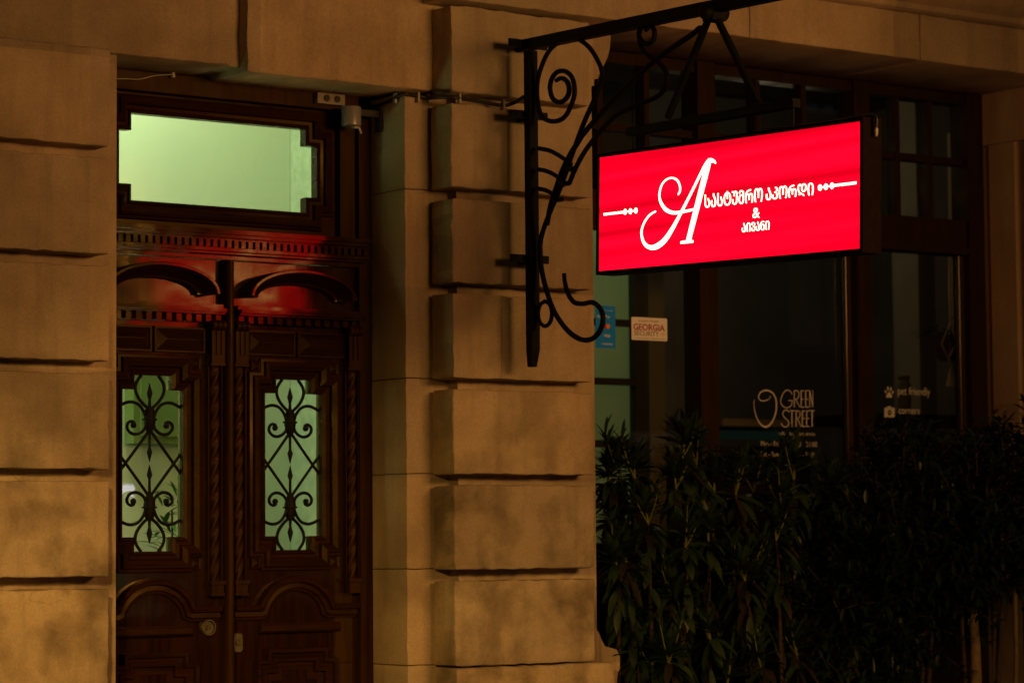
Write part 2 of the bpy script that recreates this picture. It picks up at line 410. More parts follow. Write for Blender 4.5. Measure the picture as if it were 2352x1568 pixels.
def rough_block(mb, x0, x1, y0, y1, z0, z1, amp=.0022, seedv=0.0, bev=.007):
    """a rusticated block: bevelled box, subdivided and worn"""
    bm = bmesh.new(); t = MB(); t.bm.free(); t.bm = bm; t.box(x0, x1, y0, y1, z0, z1)
    bmesh.ops.bevel(bm, geom=list(bm.edges), offset=bev, segments=2, affect='EDGES', profile=.5)
    for ax, lo, hi, st in ((0, x0, x1, .035), (2, z0, z1, .035)):
        k = max(2, int((hi-lo)/st))
        for i in range(1, k):
            co = [0, 0, 0]; co[ax] = lo+(hi-lo)*i/k; no = [0, 0, 0]; no[ax] = 1
            bmesh.ops.bisect_plane(bm, geom=list(bm.verts)+list(bm.edges)+list(bm.faces), plane_co=co, plane_no=no)
    for v in bm.verts:
        p = v.co*9 + Vector((seedv, seedv*1.7, 0)); q = v.co*34
        edge = min(v.co.z-z0, z1-v.co.z, v.co.x-x0, x1-v.co.x) < .012
        d = Vector((noise.noise(p+Vector((31, 0, 0))), noise.noise(p), noise.noise(p+Vector((0, 17, 0)))))*amp
        if edge: d += Vector((noise.noise(q), noise.noise(q+Vector((5, 0, 0))), noise.noise(q+Vector((0, 9, 0)))))*amp*2.4
        v.co += d
    bmesh.ops.recalc_face_normals(bm, faces=bm.faces)
    me = bpy.data.meshes.new('t'); bm.to_mesh(me); bm.free(); mb.bm.from_mesh(me); bpy.data.meshes.remove(me)

# ================================================================== GROUND
struct(MB().box(-30, 30, -3.2, 0.02, -.3, 0).build('pavement', M['pave'], bevel=.02))
struct(MB().box(-30, 30, -30, -3.2, -.5, -.14).build('road', M['asph']))

# ================================================================== BUILDING
BLD = thing('stone_building', 'old limestone corner of a building with rusticated piers, carved oak door and shop window', 'building', (0, 0, 0))
XR, YW, YD = -.385, .16, .42                                        # door reveal, wall face, door leaf face
PL, PRX = -.277, .392                                               # pier blocks left / right on y = 0
BZ = [3.66, 3.295, 2.929, 2.565, 2.202, 1.838, 1.476, 1.113, .74, .37, 0.0]
G = .043
# --- middle pier
b = MB(); b.box(PL+.09, .478, .1, .62, 0, 3.64)
for i in range(len(BZ)-1):
    top, bot = BZ[i]-G, BZ[i+1]
    if bot < 1.1: rough_block(b, PL-.002, .475, -.012, .135, bot, top+(G-.006 if i > 6 else -.002), seedv=i*3.1)
    elif i == 0: rough_block(b, PL, PRX, 0, .14, bot, 3.628, seedv=i*3.1)
    elif i == 3:
        xj = aty(1151, 560, 0).x
        rough_block(b, PL, xj-.0012, 0, .14, bot, top, seedv=i*3.1, bev=.004); rough_block(b, xj+.0012, PRX, .002, .14, bot, top, seedv=i*4.1, bev=.004)
    else: rough_block(b, PL, PRX, 0, .14, bot, top, seedv=i*3.1)
b.build('rusticated_pier', M['stone'], BLD, 40)
# --- left pier
LZ = [3.345, 2.97, 2.592, 2.219, 1.845, 1.474, 1.10, .73, .37, 0.0]
b = MB(); b.box(-3.6, -1.658, .1, .62, 0, 3.315)
for i in range(len(LZ)-1):
    top = LZ[i]-(G if i else .03)
    rough_block(b, -3.55, -1.737, 0, .14, LZ[i+1], top, seedv=40+i*2.7)
b.build('rusticated_pier', M['stone'], BLD, 40)
# --- wall between door and pier, with the reveals
b = MB()
zs = [0, .37, .742, 1.115, 1.478, 1.84, 2.204, 2.93, 3.30]
for i in range(len(zs)-1):
    rough_block(b, XR, PL+.11, YW, .62, zs[i]+.0025, zs[i+1], .0014, 80+i, .003)
b.build('wall', M['stone_plain'], BLD, 40)
# --- lintel: two big stones, right one standing proud with a splayed joint
b = MB()
rough_block(b, -3.6, -1.158, .135, .62, 3.325, 4.3, .002, 91, .022)
rough_block(b, -1.103, PL+.1, .128, .62, 3.312, 4.3, .002, 92, .008)
b.box(-1.19, -1.09, .185, .60, 3.335, 4.3)
b.build('door_lintel', M['stone'], BLD, 40)
# --- architrave over pier and shop window
b = MB()
rough_block(b, PL-.045, 1.21, -.028, .62, 3.645, 3.845, .0016, 61, .006)
rough_block(b, 1.214, 2.19, -.028, .62, 3.645, 3.845, .0016, 62, .006)
rough_block(b, 2.194, 4.2, -.028, .62, 3.645, 3.845, .0016, 63, .006)
prof = [(.6, 3.85), (-.035, 3.85), (-.05, 3.862), (-.05, 3.885), (-.075, 3.905), (-.10, 3.935), (-.10, 3.97), (-.13, 3.985), (-.13, 4.2), (.6, 4.2)]
b.prism(prof, lambda a, c, t: (t, a, c), PL-.10, 4.2)
b.build('architrave', M['stone_plain'], BLD, 40)
# --- window jambs: pilaster with moulded capital and base
def jamb(sx, x):
    p = [(0, 0), (.12, 0), (.12, 1.03), (.125, 1.06), (.135, 1.075), (.135, 1.125), (.118, 1.15), (.06, 1.165), (.045, 1.19), (.03, 1.22), (.02, 1.23), (.02, 3.395)]
    cap = [(.035, 3.40), (.035, 3.425), (.055, 3.43), (.068, 3.46), (.085, 3.485), (.105, 3.52), (.118, 3.56), (.122, 3.60), (.122, 3.643), (0, 3.643)]
    return [(x+sx*(a-.02), c) for a, c in p+cap]
b = MB(); b.prism(jamb(1, .481), XYZ, .105, .60); o = b.build('window_jamb', M['stone_plain'], BLD, 30)
b = MB()
pr = [(3.118, .62), (3.118, .47), (3.106, .46), (3.106, .30), (3.12, .285), (3.12, .24), (3.098, .225), (3.098, .16), (3.115, .145), (3.115, .02), (4.2, .02), (4.2, .62)]
b.prism(pr, lambda a, c, t: (a, c, t), 0, 3.40)
pr2 = [(3.101, .62), (3.101, .015), (4.2, .02), (4.2, .62)]
b.prism(pr2, lambda a, c, t: (a, c, t), 3.402, 3.643)
b.build('window_jamb', M['stone_plain'], BLD, 30)
# --- wall under the shop window and the upper storey, so the house is a solid block
MB().box(.60, 2.998, .52, .62, 0, 1.498).build('window_apron', M['shopwood'], BLD)  # dark timber colour stands in for the shade of the plants
MB().box(-3.6, 4.2, .1, .7, 4.302, 6.5).build('upper_wall', M['stone_plain'], BLD)

# ------------------------------------------------------------------ oak door
FR = MB()                                                          # fixed frame, posts, cornice
XC = -1.03
xl, xr = -1.668, XR-.004
FR.box(-.445, xr, YD-.03, .56, 0, 3.31); FR.box(xl, -1.622, YD-.03, .56, 0, 3.31)
FR.box(xl, xr, YD-.03, .56, 3.25, 3.322)
FR.box(-.52, -.452, YD-.012, .5, 2.74, 3.28)
doorframe = FR.build('door_frame', M['doormatte'], BLD, 30, .004)
# transom light
ZT = lambda v, u: aty(u, v, .43).z
zt1, zt0 = 3.172, 2.846; zn1, zn0 = 3.108, 2.906
tx0, tx1, tn0, tn1 = -1.470, -.610, -1.42, -.660
tr_poly = [(tx0, zn0), (tn0, zn0), (tn0, zt0), (tn1, zt0), (tn1, zn0), (tx1, zn0), (tx1, zn1), (tn1, zn1), (tn1, zt1), (tn0, zt1), (tn0, zn1), (tx0, zn1)]
b = MB()
for bx in ((-1.62, tx0, 2.74, 3.25), (tx1, -.455, 2.74, 3.25), (tx0, tx1, 2.74, zt0), (tx0, tx1, zt1, 3.25),
           (tx0, tn0, zt0, zn0), (tn1, tx1, zt0, zn0), (tx0, tn0, zn1, zt1), (tn1, tx1, zn1, zt1)):
    b.box(bx[0], bx[1], .44, .475, bx[2], bx[3])
PROF = [(-.001, .455), (-.001, .432), (.010, .424), (.014, .432), (.026, .428), (.030, .412), (.044, .402), (.054, .408), (.057, .420), (.066, .424), (.070, .442)]
b.poly_mould(tr_poly, PROF, XYZ)
transom = b.build('transom_window', M['moulding'], BLD, 30)
MB().box(tx0-.01, tx1+.01, .4765, .481, zt0-.01, zt1+.01).build('glass_pane', M['glass'], transom)
# plain panel under the transom, then the dentilled cornice
b = MB()
b.box(-1.62, -.455, .425, .475, 2.70, 2.742)
zc = ZV(545)                                                        # top of the cornice
for y0, z1, z0 in ((.335, zc+.006, zc-.010), (.350, zc-.010, zc-.022), (.372, zc-.022, zc-.030), (.395, zc-.030, zc-.062), (.345, zc-.062, zc-.074), (.362, zc-.074, zc-.083), (.392, zc-.083, zc-.10)):
    b.box(-1.64, -.425, y0, .47, z0, z1)
x = -1.63
while x < -.44:
    b.box(x, x+.018, .363, .396, zc-.058, zc-.031); x += .0305
cornice = b.build('door_cornice', M['doorh'], BLD, 30, .0022)
# astragal between the leaves
b = MB()
zs_ = [0.02+i*.1 for i in range(26)]+[zc-.103]
b.rings([[Vector((XC+.018*math.cos(a), YD-.03-.026*math.sin(a), z)) for a in [math.pi*j/8 for j in range(9)]]+[Vector((XC-.018, YD+.03, z)), Vector((XC+.018, YD+.03, z))] for z in zs_], True, False, True)
b.build('astragal', M['doormatte'], BLD, 40)

def door_leaf(xc, mirror, lock):
    sx = -1 if mirror else 1
    P = lambda a, c, t: (xc+sx*a, t, c)
    def bx(mb, x0, x1, y0, y1, z0, z1):
        a, c = sorted((xc+sx*x0, xc+sx*x1)); mb.box(a, c, y0, y1, z0, z1)
    hw, hn = .128, .079                                             # half glass, half notch
    zg1, zg0 = ZV(870), ZV(1263); q1, q0 = ZV(902), ZV(1231)
    z_top = zc-.101
    b = MB()
    for r in ((-.292, -hw, .03, z_top), (hw, .292, .03, z_top), (-hw, hw, .03, zg0), (-hw, hw, zg1, z_top),
              (-hw, -hn, zg0, q0), (hn, hw, zg0, q0), (-hw, -hn, q1, zg1), (hn, hw, q1, zg1)):
        bx(b, r[0], r[1], YD, .462, r[2], r[3])
    leaf = b.build('door_leaf', M['door'], BLD, 30)
    poly = [(-hw, q0), (-hn, q0), (-hn, zg0), (hn, zg0), (hn, q0), (hw, q0), (hw, q1), (hn, q1), (hn, zg1), (-hn, zg1), (-hn, q1), (-hw, q1)]
    b = MB()
    PR = [(-.001, .445), (-.001, .418), (.011, .410), (.015, .418), (.028, .412), (.032, .396), (.048, .384), (.060, .389), (.063, .402), (.074, .405), (.078, .424)]
    b.poly_mould(poly if not mirror else poly, PR, P)
    # rosette blocks that fill the four stepped corners
    for ax in (-1, 1):
        for zz, dz in ((zg1+.045, 1), (zg0-.045, -1)):
            cx = ax*(hw+.045)
            r = [(cx-.022, zz-.022), (cx+.022, zz-.022), (cx+.022, zz+.022), (cx-.022, zz+.022)]
            b.rings([[Vector(P(*p, YD+.002)) for p in r], [Vector(P(*p, YD-.012)) for p in r], [Vector(P(cx+(p[0]-cx)*.75, zz+(p[1]-zz)*.75, YD-.008)) for p in r], [Vector(P(cx+(p[0]-cx)*.1, zz+(p[1]-zz)*.1, YD-.020)) for p in r]], True, False, True)
    b.build('stepped_moulding', M['moulding'], leaf, 30)
    MB().box(xc-hw-.01, xc+hw+.01, .4635, .468, zg0-.01, zg1+.01).build('glass_pane', M['glass'], leaf)
    # hood arch and its ledge
    b = MB(); zl = ZV(718)
    for y0, z1, z0 in ((.372, zl+.016, zl), (.345, zl, zl-.014), (.358, zl-.014, zl-.022), (.40, zl-.022, zl-.05)):
        bx(b, -.272, .285, y0, YD+.01, z0, z1)
    k = 0; xx = -.265
    while xx < .275:
        bx(b, xx, xx+.022, .378, .405, zl-.048, zl-.023); xx += .042
    b.build('dentil_ledge', M['doorh'], leaf, 30, .002)
    b = MB(); zb = zl+.052; N = 26
    def arc(rx, rz, lo=.06): return [(rx*math.cos(a), zb+rz*math.sin(a)-lo*.0) for a in [math.pi*(1-i/N) for i in range(N+1)]]
    sec = [(arc(.238, .108), YD+.01), (arc(.238, .108), .335), (arc(.2345, .1055), .331), (arc(.224, .0965), .331), (arc(.221, .094), .336), (arc(.214, .088), .350), (arc(.200, .077), .378), (arc(.184, .064), .398), (arc(.182, .0625), .392), (arc(.172, .055), .394), (arc(.168, .052), YD+.01)]
    b.rings([[Vector(P(*ar[i], y_)) for ar, y_ in sec] for i in range(N+1)], True, False, True)
    b.build('hood_arch', M['doorh'], leaf, 40, 0)
    # raised lozenge panels
    b = MB(); z0, z1 = ZV(813), ZV(766)
    for x0, x1 in ((-.205, -.008), (.020, .217)):
        r = [(x0, z0), (x1, z0), (x1, z1), (x0, z1)]; cz = (z0+z1)/2; h = (z1-z0)/2*.9
        ridge = [(x0+h, cz-.001), (x1-h, cz-.001), (x1-h, cz+.001), (x0+h, cz+.001)]
        b.rings([[Vector(P(*p, YD+.002)) for p in r], [Vector(P(*p, YD-.010)) for p in r], [Vector(P(*p, YD-.032)) for p in ridge]], True, False, True)
        b.poly_mould(r, [(.001, YD+.001), (.001, YD-.014), (.008, YD-.014), (.010, YD+.001)], P)
    b.build('raised_panel', M['moulding'], leaf)
    # rope columns with bracket above and block below
    for ax in (-.252, .252):
        cz0, cz1 = ZV(1330), ZV(846)
        b = MB(); n = 150; rg = []
        for i in range(n+1):
            z = cz0+(cz1-cz0)*i/n
            rg.append([Vector((xc+sx*ax+.0175*(1+.20*math.cos(3*a-z*95))*math.cos(a), YD-.012+.0175*(1+.20*math.cos(3*a-z*95))*math.sin(a), z)) for a in [2*math.pi*j/18 for j in range(18)]])
        b.rings(rg, True, False, True)
        b.build('rope_column', M['doormatte'], leaf, 60)
        b = MB()
        bx(b, ax-.030, ax-.0265, YD-.022, YD+.002, cz0, cz1); bx(b, ax+.0265, ax+.030, YD-.022, YD+.002, cz0, cz1)
        bx(b, ax-.031, ax+.031, YD-.046, YD+.002, cz0-.014, cz0); bx(b, ax-.025, ax+.025, YD-.040, YD+.002, cz0-.046, cz0-.014); bx(b, ax-.028, ax+.028, YD-.043, YD+.002, cz0-.056, cz0-.046)
        bx(b, ax-.031, ax+.031, YD-.044, YD+.002, cz1, cz1+.010)
        zt = ZV(760)
        for d0, d1 in ((-.028, -.013), (-.008, .008), (.013, .028)): bx(b, ax+d0, ax+d1, YD-.046, YD-.028, cz1+.04, zt)
        bx(b, ax-.028, ax+.028, YD-.040, YD+.002, cz1+.010, zt); bx(b, ax-.028, ax+.028, YD-.046, YD-.038, cz1+.010, cz1+.041)
        for d in (-.020, 0, .020):
            b.lathe([(.001, -.0095), (.017, -.0095), (.020, -.006), (.020, .006), (.017, .0095), (.001, .0095)], (xc+sx*ax+d, YD-.043, zt+.008), 'x', 16)
        b.build('column_bracket', M['doormatte'], leaf, 40, .0015)
    # lower arch moulding
    zb2 = ZV(1418)
    ra = .105
    path = [(-.272, zb2), (-.20, zb2), (-ra-.045, zb2)] + [(ra*1.18*math.cos(a), zb2+ra*math.sin(a)) for a in [math.pi*(1-(i+.6)/18.2) for i in range(18)]] + [(ra+.045, zb2), (.20, zb2), (.272, zb2)]
    b = MB()
    b.path_mould(path, [(-.004, YD+.004), (-.004, YD-.012), (.006, YD-.014), (.009, YD-.024), (.026, YD-.022), (.031, YD-.038), (.044, YD-.042), (.050, YD-.036), (.052, YD+.004)], P)
    z0, z1 = ZV(1452), ZV(1430)
    r = [(-.16, z0), (.20, z0), (.20, z1), (-.16, z1)]
    b.rings([[Vector(P(*p, YD+.002)) for p in r], [Vector(P(*p, YD-.016)) for p in r], [Vector(P(p[0]*.97, (z0+z1)/2+(p[1]-(z0+z1)/2)*.55, YD-.024)) for p in r]], True, False, True)
    b.build('arch_moulding', M['moulding'], leaf, 30)
    # bottom panel
    zp1 = ZV(1506); b = MB()
    lp = [(-.13, .35), (.13, .35), (.13, zp1-.06), (.085, zp1-.06), (.085, zp1-.02), (-.085, zp1-.02), (-.085, zp1-.06), (-.13, zp1-.06)]
    b.poly_mould(lp, [(-.03, YD-.002), (-.002, YD-.004), (.0, YD-.018), (.014, YD-.022), (.018, YD-.014), (.030, YD-.018), (.034, YD-.032), (.048, YD-.034), (.052, YD+.002)], P)
    b.build('panel_moulding', M['moulding'], leaf, 30)
    # lock
    if lock == 'round':
        c = aty(478, 1440, YD-.004); b = MB()
        b.lathe([(.001, .006), (.031, .006), (.031, -.010), (.029, -.013), (.025, -.013), (.023, -.004), (.010, -.003), (.009, -.010), (.001, -.010)], (c.x, YD, c.z), 'y', 28)
        lk = b.build('lock_plate', M['brass'], leaf, 40)
        MB().prism([(.003*math.cos(t), .003*math.sin(t)+.004) for t in [i*math.pi/5 for i in range(10)]], lambda a, d, t: (c.x+a, t, c.z+d), YD-.0115, YD-.009)
    else:
        c = aty(545, 1475, YD-.004); b = MB()
        rp = [(x*.022, z*.036) for x, z in ((-1, -.75), (-.7, -1), (.7, -1), (1, -.75), (1, .75), (.7, 1), (-.7, 1), (-1, .75))]
        b.rings([[Vector((c.x+p[0], YD+.002, c.z+p[1])) for p in rp], [Vector((c.x+p[0], YD-.008, c.z+p[1])) for p in rp], [Vector((c.x+p[0]*.85, YD-.012, c.z+p[1]*.9)) for p in rp]], True, False, True)
        b.disc((c.x, c.z+.002), .011, XYZ, YD-.018, YD-.012)
        b.build('lock_plate', M['brass'], leaf, 30)
    # wrought iron grille in front of the pane
    zm = (zg0+zg1)/2; kx, kz = 1/2090, 1/2602
    b = MB(); yg = .444
    def gp(x, y, s1, s2): return Vector((xc + s1*(x-590)*kx, yg, zm + s2*(1541-y)*kz))
    loop = [(603, 1015), (650, 970), (697, 900), (716, 830), (705, 765), (665, 700)]
    side = [(866, 1004), (800, 966), (745, 956), (690, 978), (650, 1032), (627, 1100), (625, 1180), (650, 1230), (700, 1262), (752, 1254), (785, 1212), (783, 1165), (755, 1141), (728, 1152), (733, 1178)]
    diag = [(608, 1245), (700, 1388), (800, 1541), (880, 1664)]
    for s1 in (-1, 1):
        for s2 in (-1, 1):
            b.tube(smooth_path([tuple(gp(x, y, s1, s2)) for x, y in loop]), .0064, 8)
            pp = smooth_path([tuple(gp(x, y, s1, s2)) for x, y in side]); b.tube(pp, .0062, 8); b.sphere(pp[-1]+Vector((0, -.001, 0)), .0115, 10)
            b.tube([gp(x, y, s1, s2) for x, y in diag], .0060, 8)
    for s2 in (-1, 1):
        for ys, rs in (((775, 820, 870, 900, 930, 1020), (.0008, .005, .0095, .007, .0042, .006)), ((1240, 1390, 1430, 1470, 1530), (.005, .0042, .009, .006, .0008)),
                       ((1000, 1040, 1095, 1110, 1112, 1128, 1130, 1150, 1200, 1250), (.012, .016, .018, .018, .024, .024, .019, .019, .015, .009))):
            b.tube([gp(588, y, 1, s2) for y in ys], [r_*1.2 for r_ in rs], 12)
    b.build('iron_grille', M['iron'], leaf, 50)
    return leaf
door_leaf(-.727, False, 'plate')
door_leaf(-1.334, True, 'round')

# ------------------------------------------------------------------ shop window
YG = .56
X_M = [(.50, .60), (1.362, 1.462), (2.282, 2.376), (2.998, 3.10)]
z_b0, z_b1 = 2.885, 3.045
b = MB()
for x0, x1 in X_M: b.box(x0, x1, .49, .60, .3, 3.640)
for i in range(3):
    x0, x1 = X_M[i][1], X_M[i+1][0]
    b.box(x0, x1, .505, .60, z_b0+.035, z_b1); b.box(x0, x1, .485, .598, z_b0, z_b0+.034)
    b.box(x0, x1, .51, .60, 3.59, 3.638); b.box(x0, x1, .47, .60, 1.50, 1.57)
    for f in (1/3, 2/3):
        xm = x0+(x1-x0)*f; b.box(xm-.014, xm+.014, .525, .585, z_b1, 3.588)
    b.box(x0, x1, .529, .583, 3.305, 3.337)
shopwin = b.build('shop_window', M['shopwood'], BLD, 30, .003)
for i in range(3):
    x0, x1 = X_M[i][1]-.004, X_M[i+1][0]+.004
    MB().box(x0, x1, YG, YG+.006, 1.56, z_b0+.01).build('window_pane', M['shopglass'], shopwin)
    MB().box(x0, x1, YG, YG+.006, z_b1-.01, 3.60).build('window_pane', M['shopglass'], shopwin)
for i in (2, 3):
    xb = X_M[i][0]-.030
    b = MB(); b.tube([Vector((xb, .535, z)) for z in (1.572, 1.8, 2.2, z_b0-.003)], .013, 14)
    b.box(xb+.012, X_M[i][0], .53, .575, 1.571, z_b0-.002)
    b.build('window_bead', M['bead'], shopwin, 60)

# ================================================================== interiors (the rooms behind the panes)
b = MB()
b.box(-2.4, -.072, 1.50, 1.56, 0, 4.2); b.box(-2.46, -2.4, .63, 1.56, 0, 4.2)
struct(b.build('hallway_wall', M['hall']))
struct(MB().box(-.07, .0, .65, 1.56, 0, 4.2).build('hallway_side_wall', M['hallrough']))
struct(MB().box(-2.4, -.072, .63, 1.498, 4.2, 4.26).build('hallway_ceiling', M['hall']))
struct(MB().box(-2.4, -.072, .63, 1.498, -.05, 0.0).build('hallway_floor', M['grey']))
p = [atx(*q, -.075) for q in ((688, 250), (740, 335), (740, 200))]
struct(MB().prism([(q.y, q.z) for q in p], lambda a, c, t: (t, a, c), -.10, -.0705).build('hallway_shade_band', simple('olive_shade_paint', (.36, .42, .13), .8)))  # sloped band, its darker olive is the shade on the side wall
a, c = aty(307, 850, 1.42), aty(470, 1020, 1.42)
MC = thing('meter_cabinet', 'olive cabinet on the hallway wall seen through the upper left door pane', 'cabinet', ((a.x+c.x)/2, 1.5, c.z))
MB().box(a.x, c.x, 1.42, 1.497, c.z, a.z+.15).build('body', simple('olive_cabinet_paint', (.20, .25, .08), .6, 0, .3, .1, 4), MC, bevel=.006)
MB().box(a.x+.03, c.x-.03, 1.412, 1.4195, c.z+.03, a.z+.12).build('door', simple('olive_cabinet_door', (.21, .26, .085), .6, 0, .3, .1, 4), MC, bevel=.003)
b = MB(); b.box(.26, 5.6, 3.9, 3.96, 0, 4.2); b.box(5.6, 5.66, .63, 3.96, 0, 4.2); b.box(.235, .26, .65, 3.96, 0, 4.2)
struct(b.build('shop_wall', M['grey']))
struct(MB().box(.26, 5.6, .63, 3.9, -.05, 0).build('shop_floor', M['dark']))
struct(MB().box(.26, 5.6, .63, 3.9, 4.2, 4.26).build('shop_ceiling', M['dark']))
# back room seen through a black glazed screen
YP = 1.70
xp1, xp0 = aty(1482, 900, YP).x, aty(1461, 900, YP).x
b = MB(); b.box(.265, xp1, 3.0, 3.05, 0, 4.15); b.box(xp1-.04, xp1, YP+.06, 2.998, 0, 4.15); b.box(.262, .30, YP+.06, 2.998, 0, 4.15)
struct(b.build('back_room_wall', M['hall']))
struct(MB().box(.30, xp1-.042, YP, 2.998, 4.152, 4.19).build('back_room_ceiling', M['hall']))
GS = thing('glazed_screen', 'black framed glass screen with green lit room behind, inside the left shop pane', 'partition', (1.2, YP, 0))
b = MB(); b.box(xp0, xp1, YP, YP+.05, 0, 4.14); b.box(.30, xp0, YP, YP+.05, 4.0, 4.14)
for v in (741, 876, 1019, 1160): z = aty(1430, v, YP).z; b.box(.30, xp0-.001, YP+.005, YP+.045, z-.016, z+.016)
z = aty(1430, 480, YP).z; b.box(.30, xp0-.001, YP+.005, YP+.045, z-.03, 3.999); b.box(.30, xp0-.001, YP+.002, YP+.048, 0, .9); ZSC = z-.03
b.build('frame', M['dark'], GS)
MB().box(.30, xp0, YP+.02, YP+.026, .9, ZSC).build('glass_pane', M['glass'], GS)
a = aty(1500, 900, 1.9)
tag(MB().box(a.x-.04, a.x+.06, 1.88, 1.93, 0, 2.9).build('post', simple('olive_post_paint', (.13, .13, .085), .8)), 'thin pale post standing beside the black glazed screen in the shop', 'post')
# furnishings behind the right-hand pane and the middle pane
a, c = aty(2112, 800, 2.3), aty(2150, 800, 2.3)
tag(MB().box(a.x, c.x, 2.3, 2.3+.2, 0, 4.2).build('column', M['pale'], bevel=.01), 'pale square column inside the shop behind the hanging plant', 'column')
a, c = aty(2040, 620, 3.87), aty(2100, 745, 3.87)
PF = thing('picture', 'large dark framed picture on the grey wall inside the right shop pane', 'picture', ((a.x+c.x)/2, 3.88, (a.z+c.z)/2))
b = MB()
for q in ((a.x, c.x, c.z, c.z+.05), (a.x, c.x, a.z-.05, a.z), (a.x, a.x+.05, c.z+.05, a.z-.05), (c.x-.05, c.x, c.z+.05, a.z-.05)): b.box(q[0], q[1], 3.85, 3.898, q[2], q[3])
b.build('frame', M['dark'], PF)
MB().box(a.x+.05, c.x-.05, 3.87, 3.898, c.z+.05, a.z-.05).build('canvas', simple('dark_canvas', (.05, .05, .045), .8, 0, .2, .5, 6), PF)
CT = thing('display_counter', 'long low shop counter with an added glowing teal strip in place of a reflection on the middle pane', 'counter')
a, c = aty(1655, 1010, 2.4), aty(1860, 985, 2.4)
MB().box(a.x, c.x, 2.4, 2.9, 0, a.z-.03).build('body', M['dark'], CT, bevel=.01)
MB().box(a.x-.02, c.x+.02, 2.36, 2.94, a.z+.072, a.z+.11).build('top', M['grey'], CT, bevel=.006)
bb = MB(); bb.box(a.x+.02, c.x-.02, 2.47, 2.5, a.z+.01, a.z+.055); bb.build('reflection_glow', emit('teal_reflection_glow', (.16, .36, .26), .02), CT)  # glowing strip put in place of a teal reflection on the glass
VS = thing('vase', 'slim cream vase seen behind the pet friendly lettering', 'vase', tuple(aty(2077, 945, 1.4)))
c = aty(2077, 945, 1.4)
MB().lathe([(.03, -.02), (.034, 0), (.036, .08), (.036, .13), (.028, .15), (.026, .16), (.030, .165)], c, 'z', 20).build('body', M['pale'], VS, 40)
MB().lathe([(.030, 0), (.033, .006), (.030, .012)], c+Vector((0, 0, .166)), 'z', 20).build('rim', M['pale'], VS, 40)
tag(MB().box(c.x-.4, c.x+.5, 1.2, 1.7, c.z-.07, c.z-.022).build('side_table', M['shopwood'], bevel=.006), 'dark table top under the cream vase inside the shop', 'table')

# macrame plant hanger
YH = .85
HZ = zoom(3250, 900, 2.24)
H = lambda x, y, dy=0: aty(*HZ(x, y), YH+dy)
c = H(715, 935); HG = thing('plant_hanger', 'cotton macrame hanger with a dark pot behind the right shop pane', 'plant hanger', tuple(c))
b = MB()
top = H(712, 60)
for x, dy in ((700, .012), (722, -.012), (735, 0)):
    b.tube([top+Vector(((x-715)*.0002, dy*.3, .55)), H(x, 130, dy*.5), H(x-4, 400, dy), H(x+8, 720, dy)], .006, 6)
for p in (((700, 700), (660, 790), (630, 870), (660, 940), (686, 1000)), ((715, 700), (735, 800), (748, 870), (715, 940), (686, 1000)), ((755, 650), (748, 800), (750, 880), (780, 940), (792, 1000)), ((765, 700), (790, 860), (796, 940), (790, 1000))):
    b.tube([H(x, y, -.075) for x, y in p], .0045, 6)
b.tube([H(688, 1000, -.07), H(712, 1030), H(712, 1090), H(716, 1100)], .006, 6); b.tube([H(790, 1000, -.07), H(715, 1032)], .004, 6)
b.lathe([(.006, .02), (.012, 0), (.022, -.05), (.028, -.07)], H(708, 1105), 'z', 12)
b.build('cord', M['cord'], HG, 60)
p0 = H(715, 1010)
MB().lathe([(.06, 0), (.075, .02), (.083, .125), (.083, .13), (.074, .13), (.07, .11)], p0, 'z', 24).build('pot', M['pot'], HG, 40)

def add_leaf(mb, base, d, length, width, droop=.3, fold=.18, roll=0.0, seg=5):
    d = Vector(d).normalized(); up = Vector((0, 0, 1))
    side = d.cross(up)
    if side.length < .05: side = Vector((1, 0, 0))
    side.normalize(); nrm = side.cross(d).normalized()
    side = (side*math.cos(roll)+nrm*math.sin(roll)); nrm = side.cross(d).normalized()
    p = Vector(base); rows = []
    for i in range(seg+1):
        t = i/seg
        wv = width*.5*(math.sin(math.pi*min(1, t*.93+.05))**.85)*(1 if t < 1 else .05)
        dd = (d + Vector((0, 0, -1))*droop*t).normalized()
        if i: p = p + dd*(length/seg)
        rows.append([mb.bm.verts.new(p+side*wv+nrm*wv*fold*2), mb.bm.verts.new(p), mb.bm.verts.new(p-side*wv+nrm*wv*fold*2)])
    for i in range(seg):
        for j in range(2): mb.bm.faces.new((rows[i][j], rows[i][j+1], rows[i+1][j+1], rows[i+1][j]))

pc = aty(395, 1230, .95)
HP = thing('hallway_plant', 'leafy potted plant standing in the hallway behind the lower left door pane', 'potted plant', (pc.x, pc.y, 0))
lf = MB(); rp_ = random.Random(9)
for i in range(60):
    t = rp_.random(); q = Vector((pc.x+rp_.uniform(-.04, .05), pc.y+rp_.uniform(-.05, .05), pc.z-.25+.42*t))
    a = rp_.uniform(0, 6.28); add_leaf(lf, q, (math.cos(a), math.sin(a), rp_.uniform(.1, 1.2)), rp_.uniform(.07, .14), rp_.uniform(.014, .022), rp_.uniform(.2, 1.0))
lf.build('leaves', simple('green_house_plant_leaf', (.06, .17, .035), .5, 0, .3, .4, 20), HP, 60)
MB().lathe([(.09, 0), (.11, .02), (.14, .26), (.145, .28), (.13, .28)], (pc.x, pc.y, 0), 'z', 20).build('pot', M['pot'], HP, 40)
tk = MB(); tk.tube([(pc.x, pc.y, .25), (pc.x+.01, pc.y, 1.0), (pc.x, pc.y, pc.z+.1)], [.012, .009, .004], 8); tk.build('stem', M['bark'], HP, 60)
hl = MB(); rnd = random.Random(3)
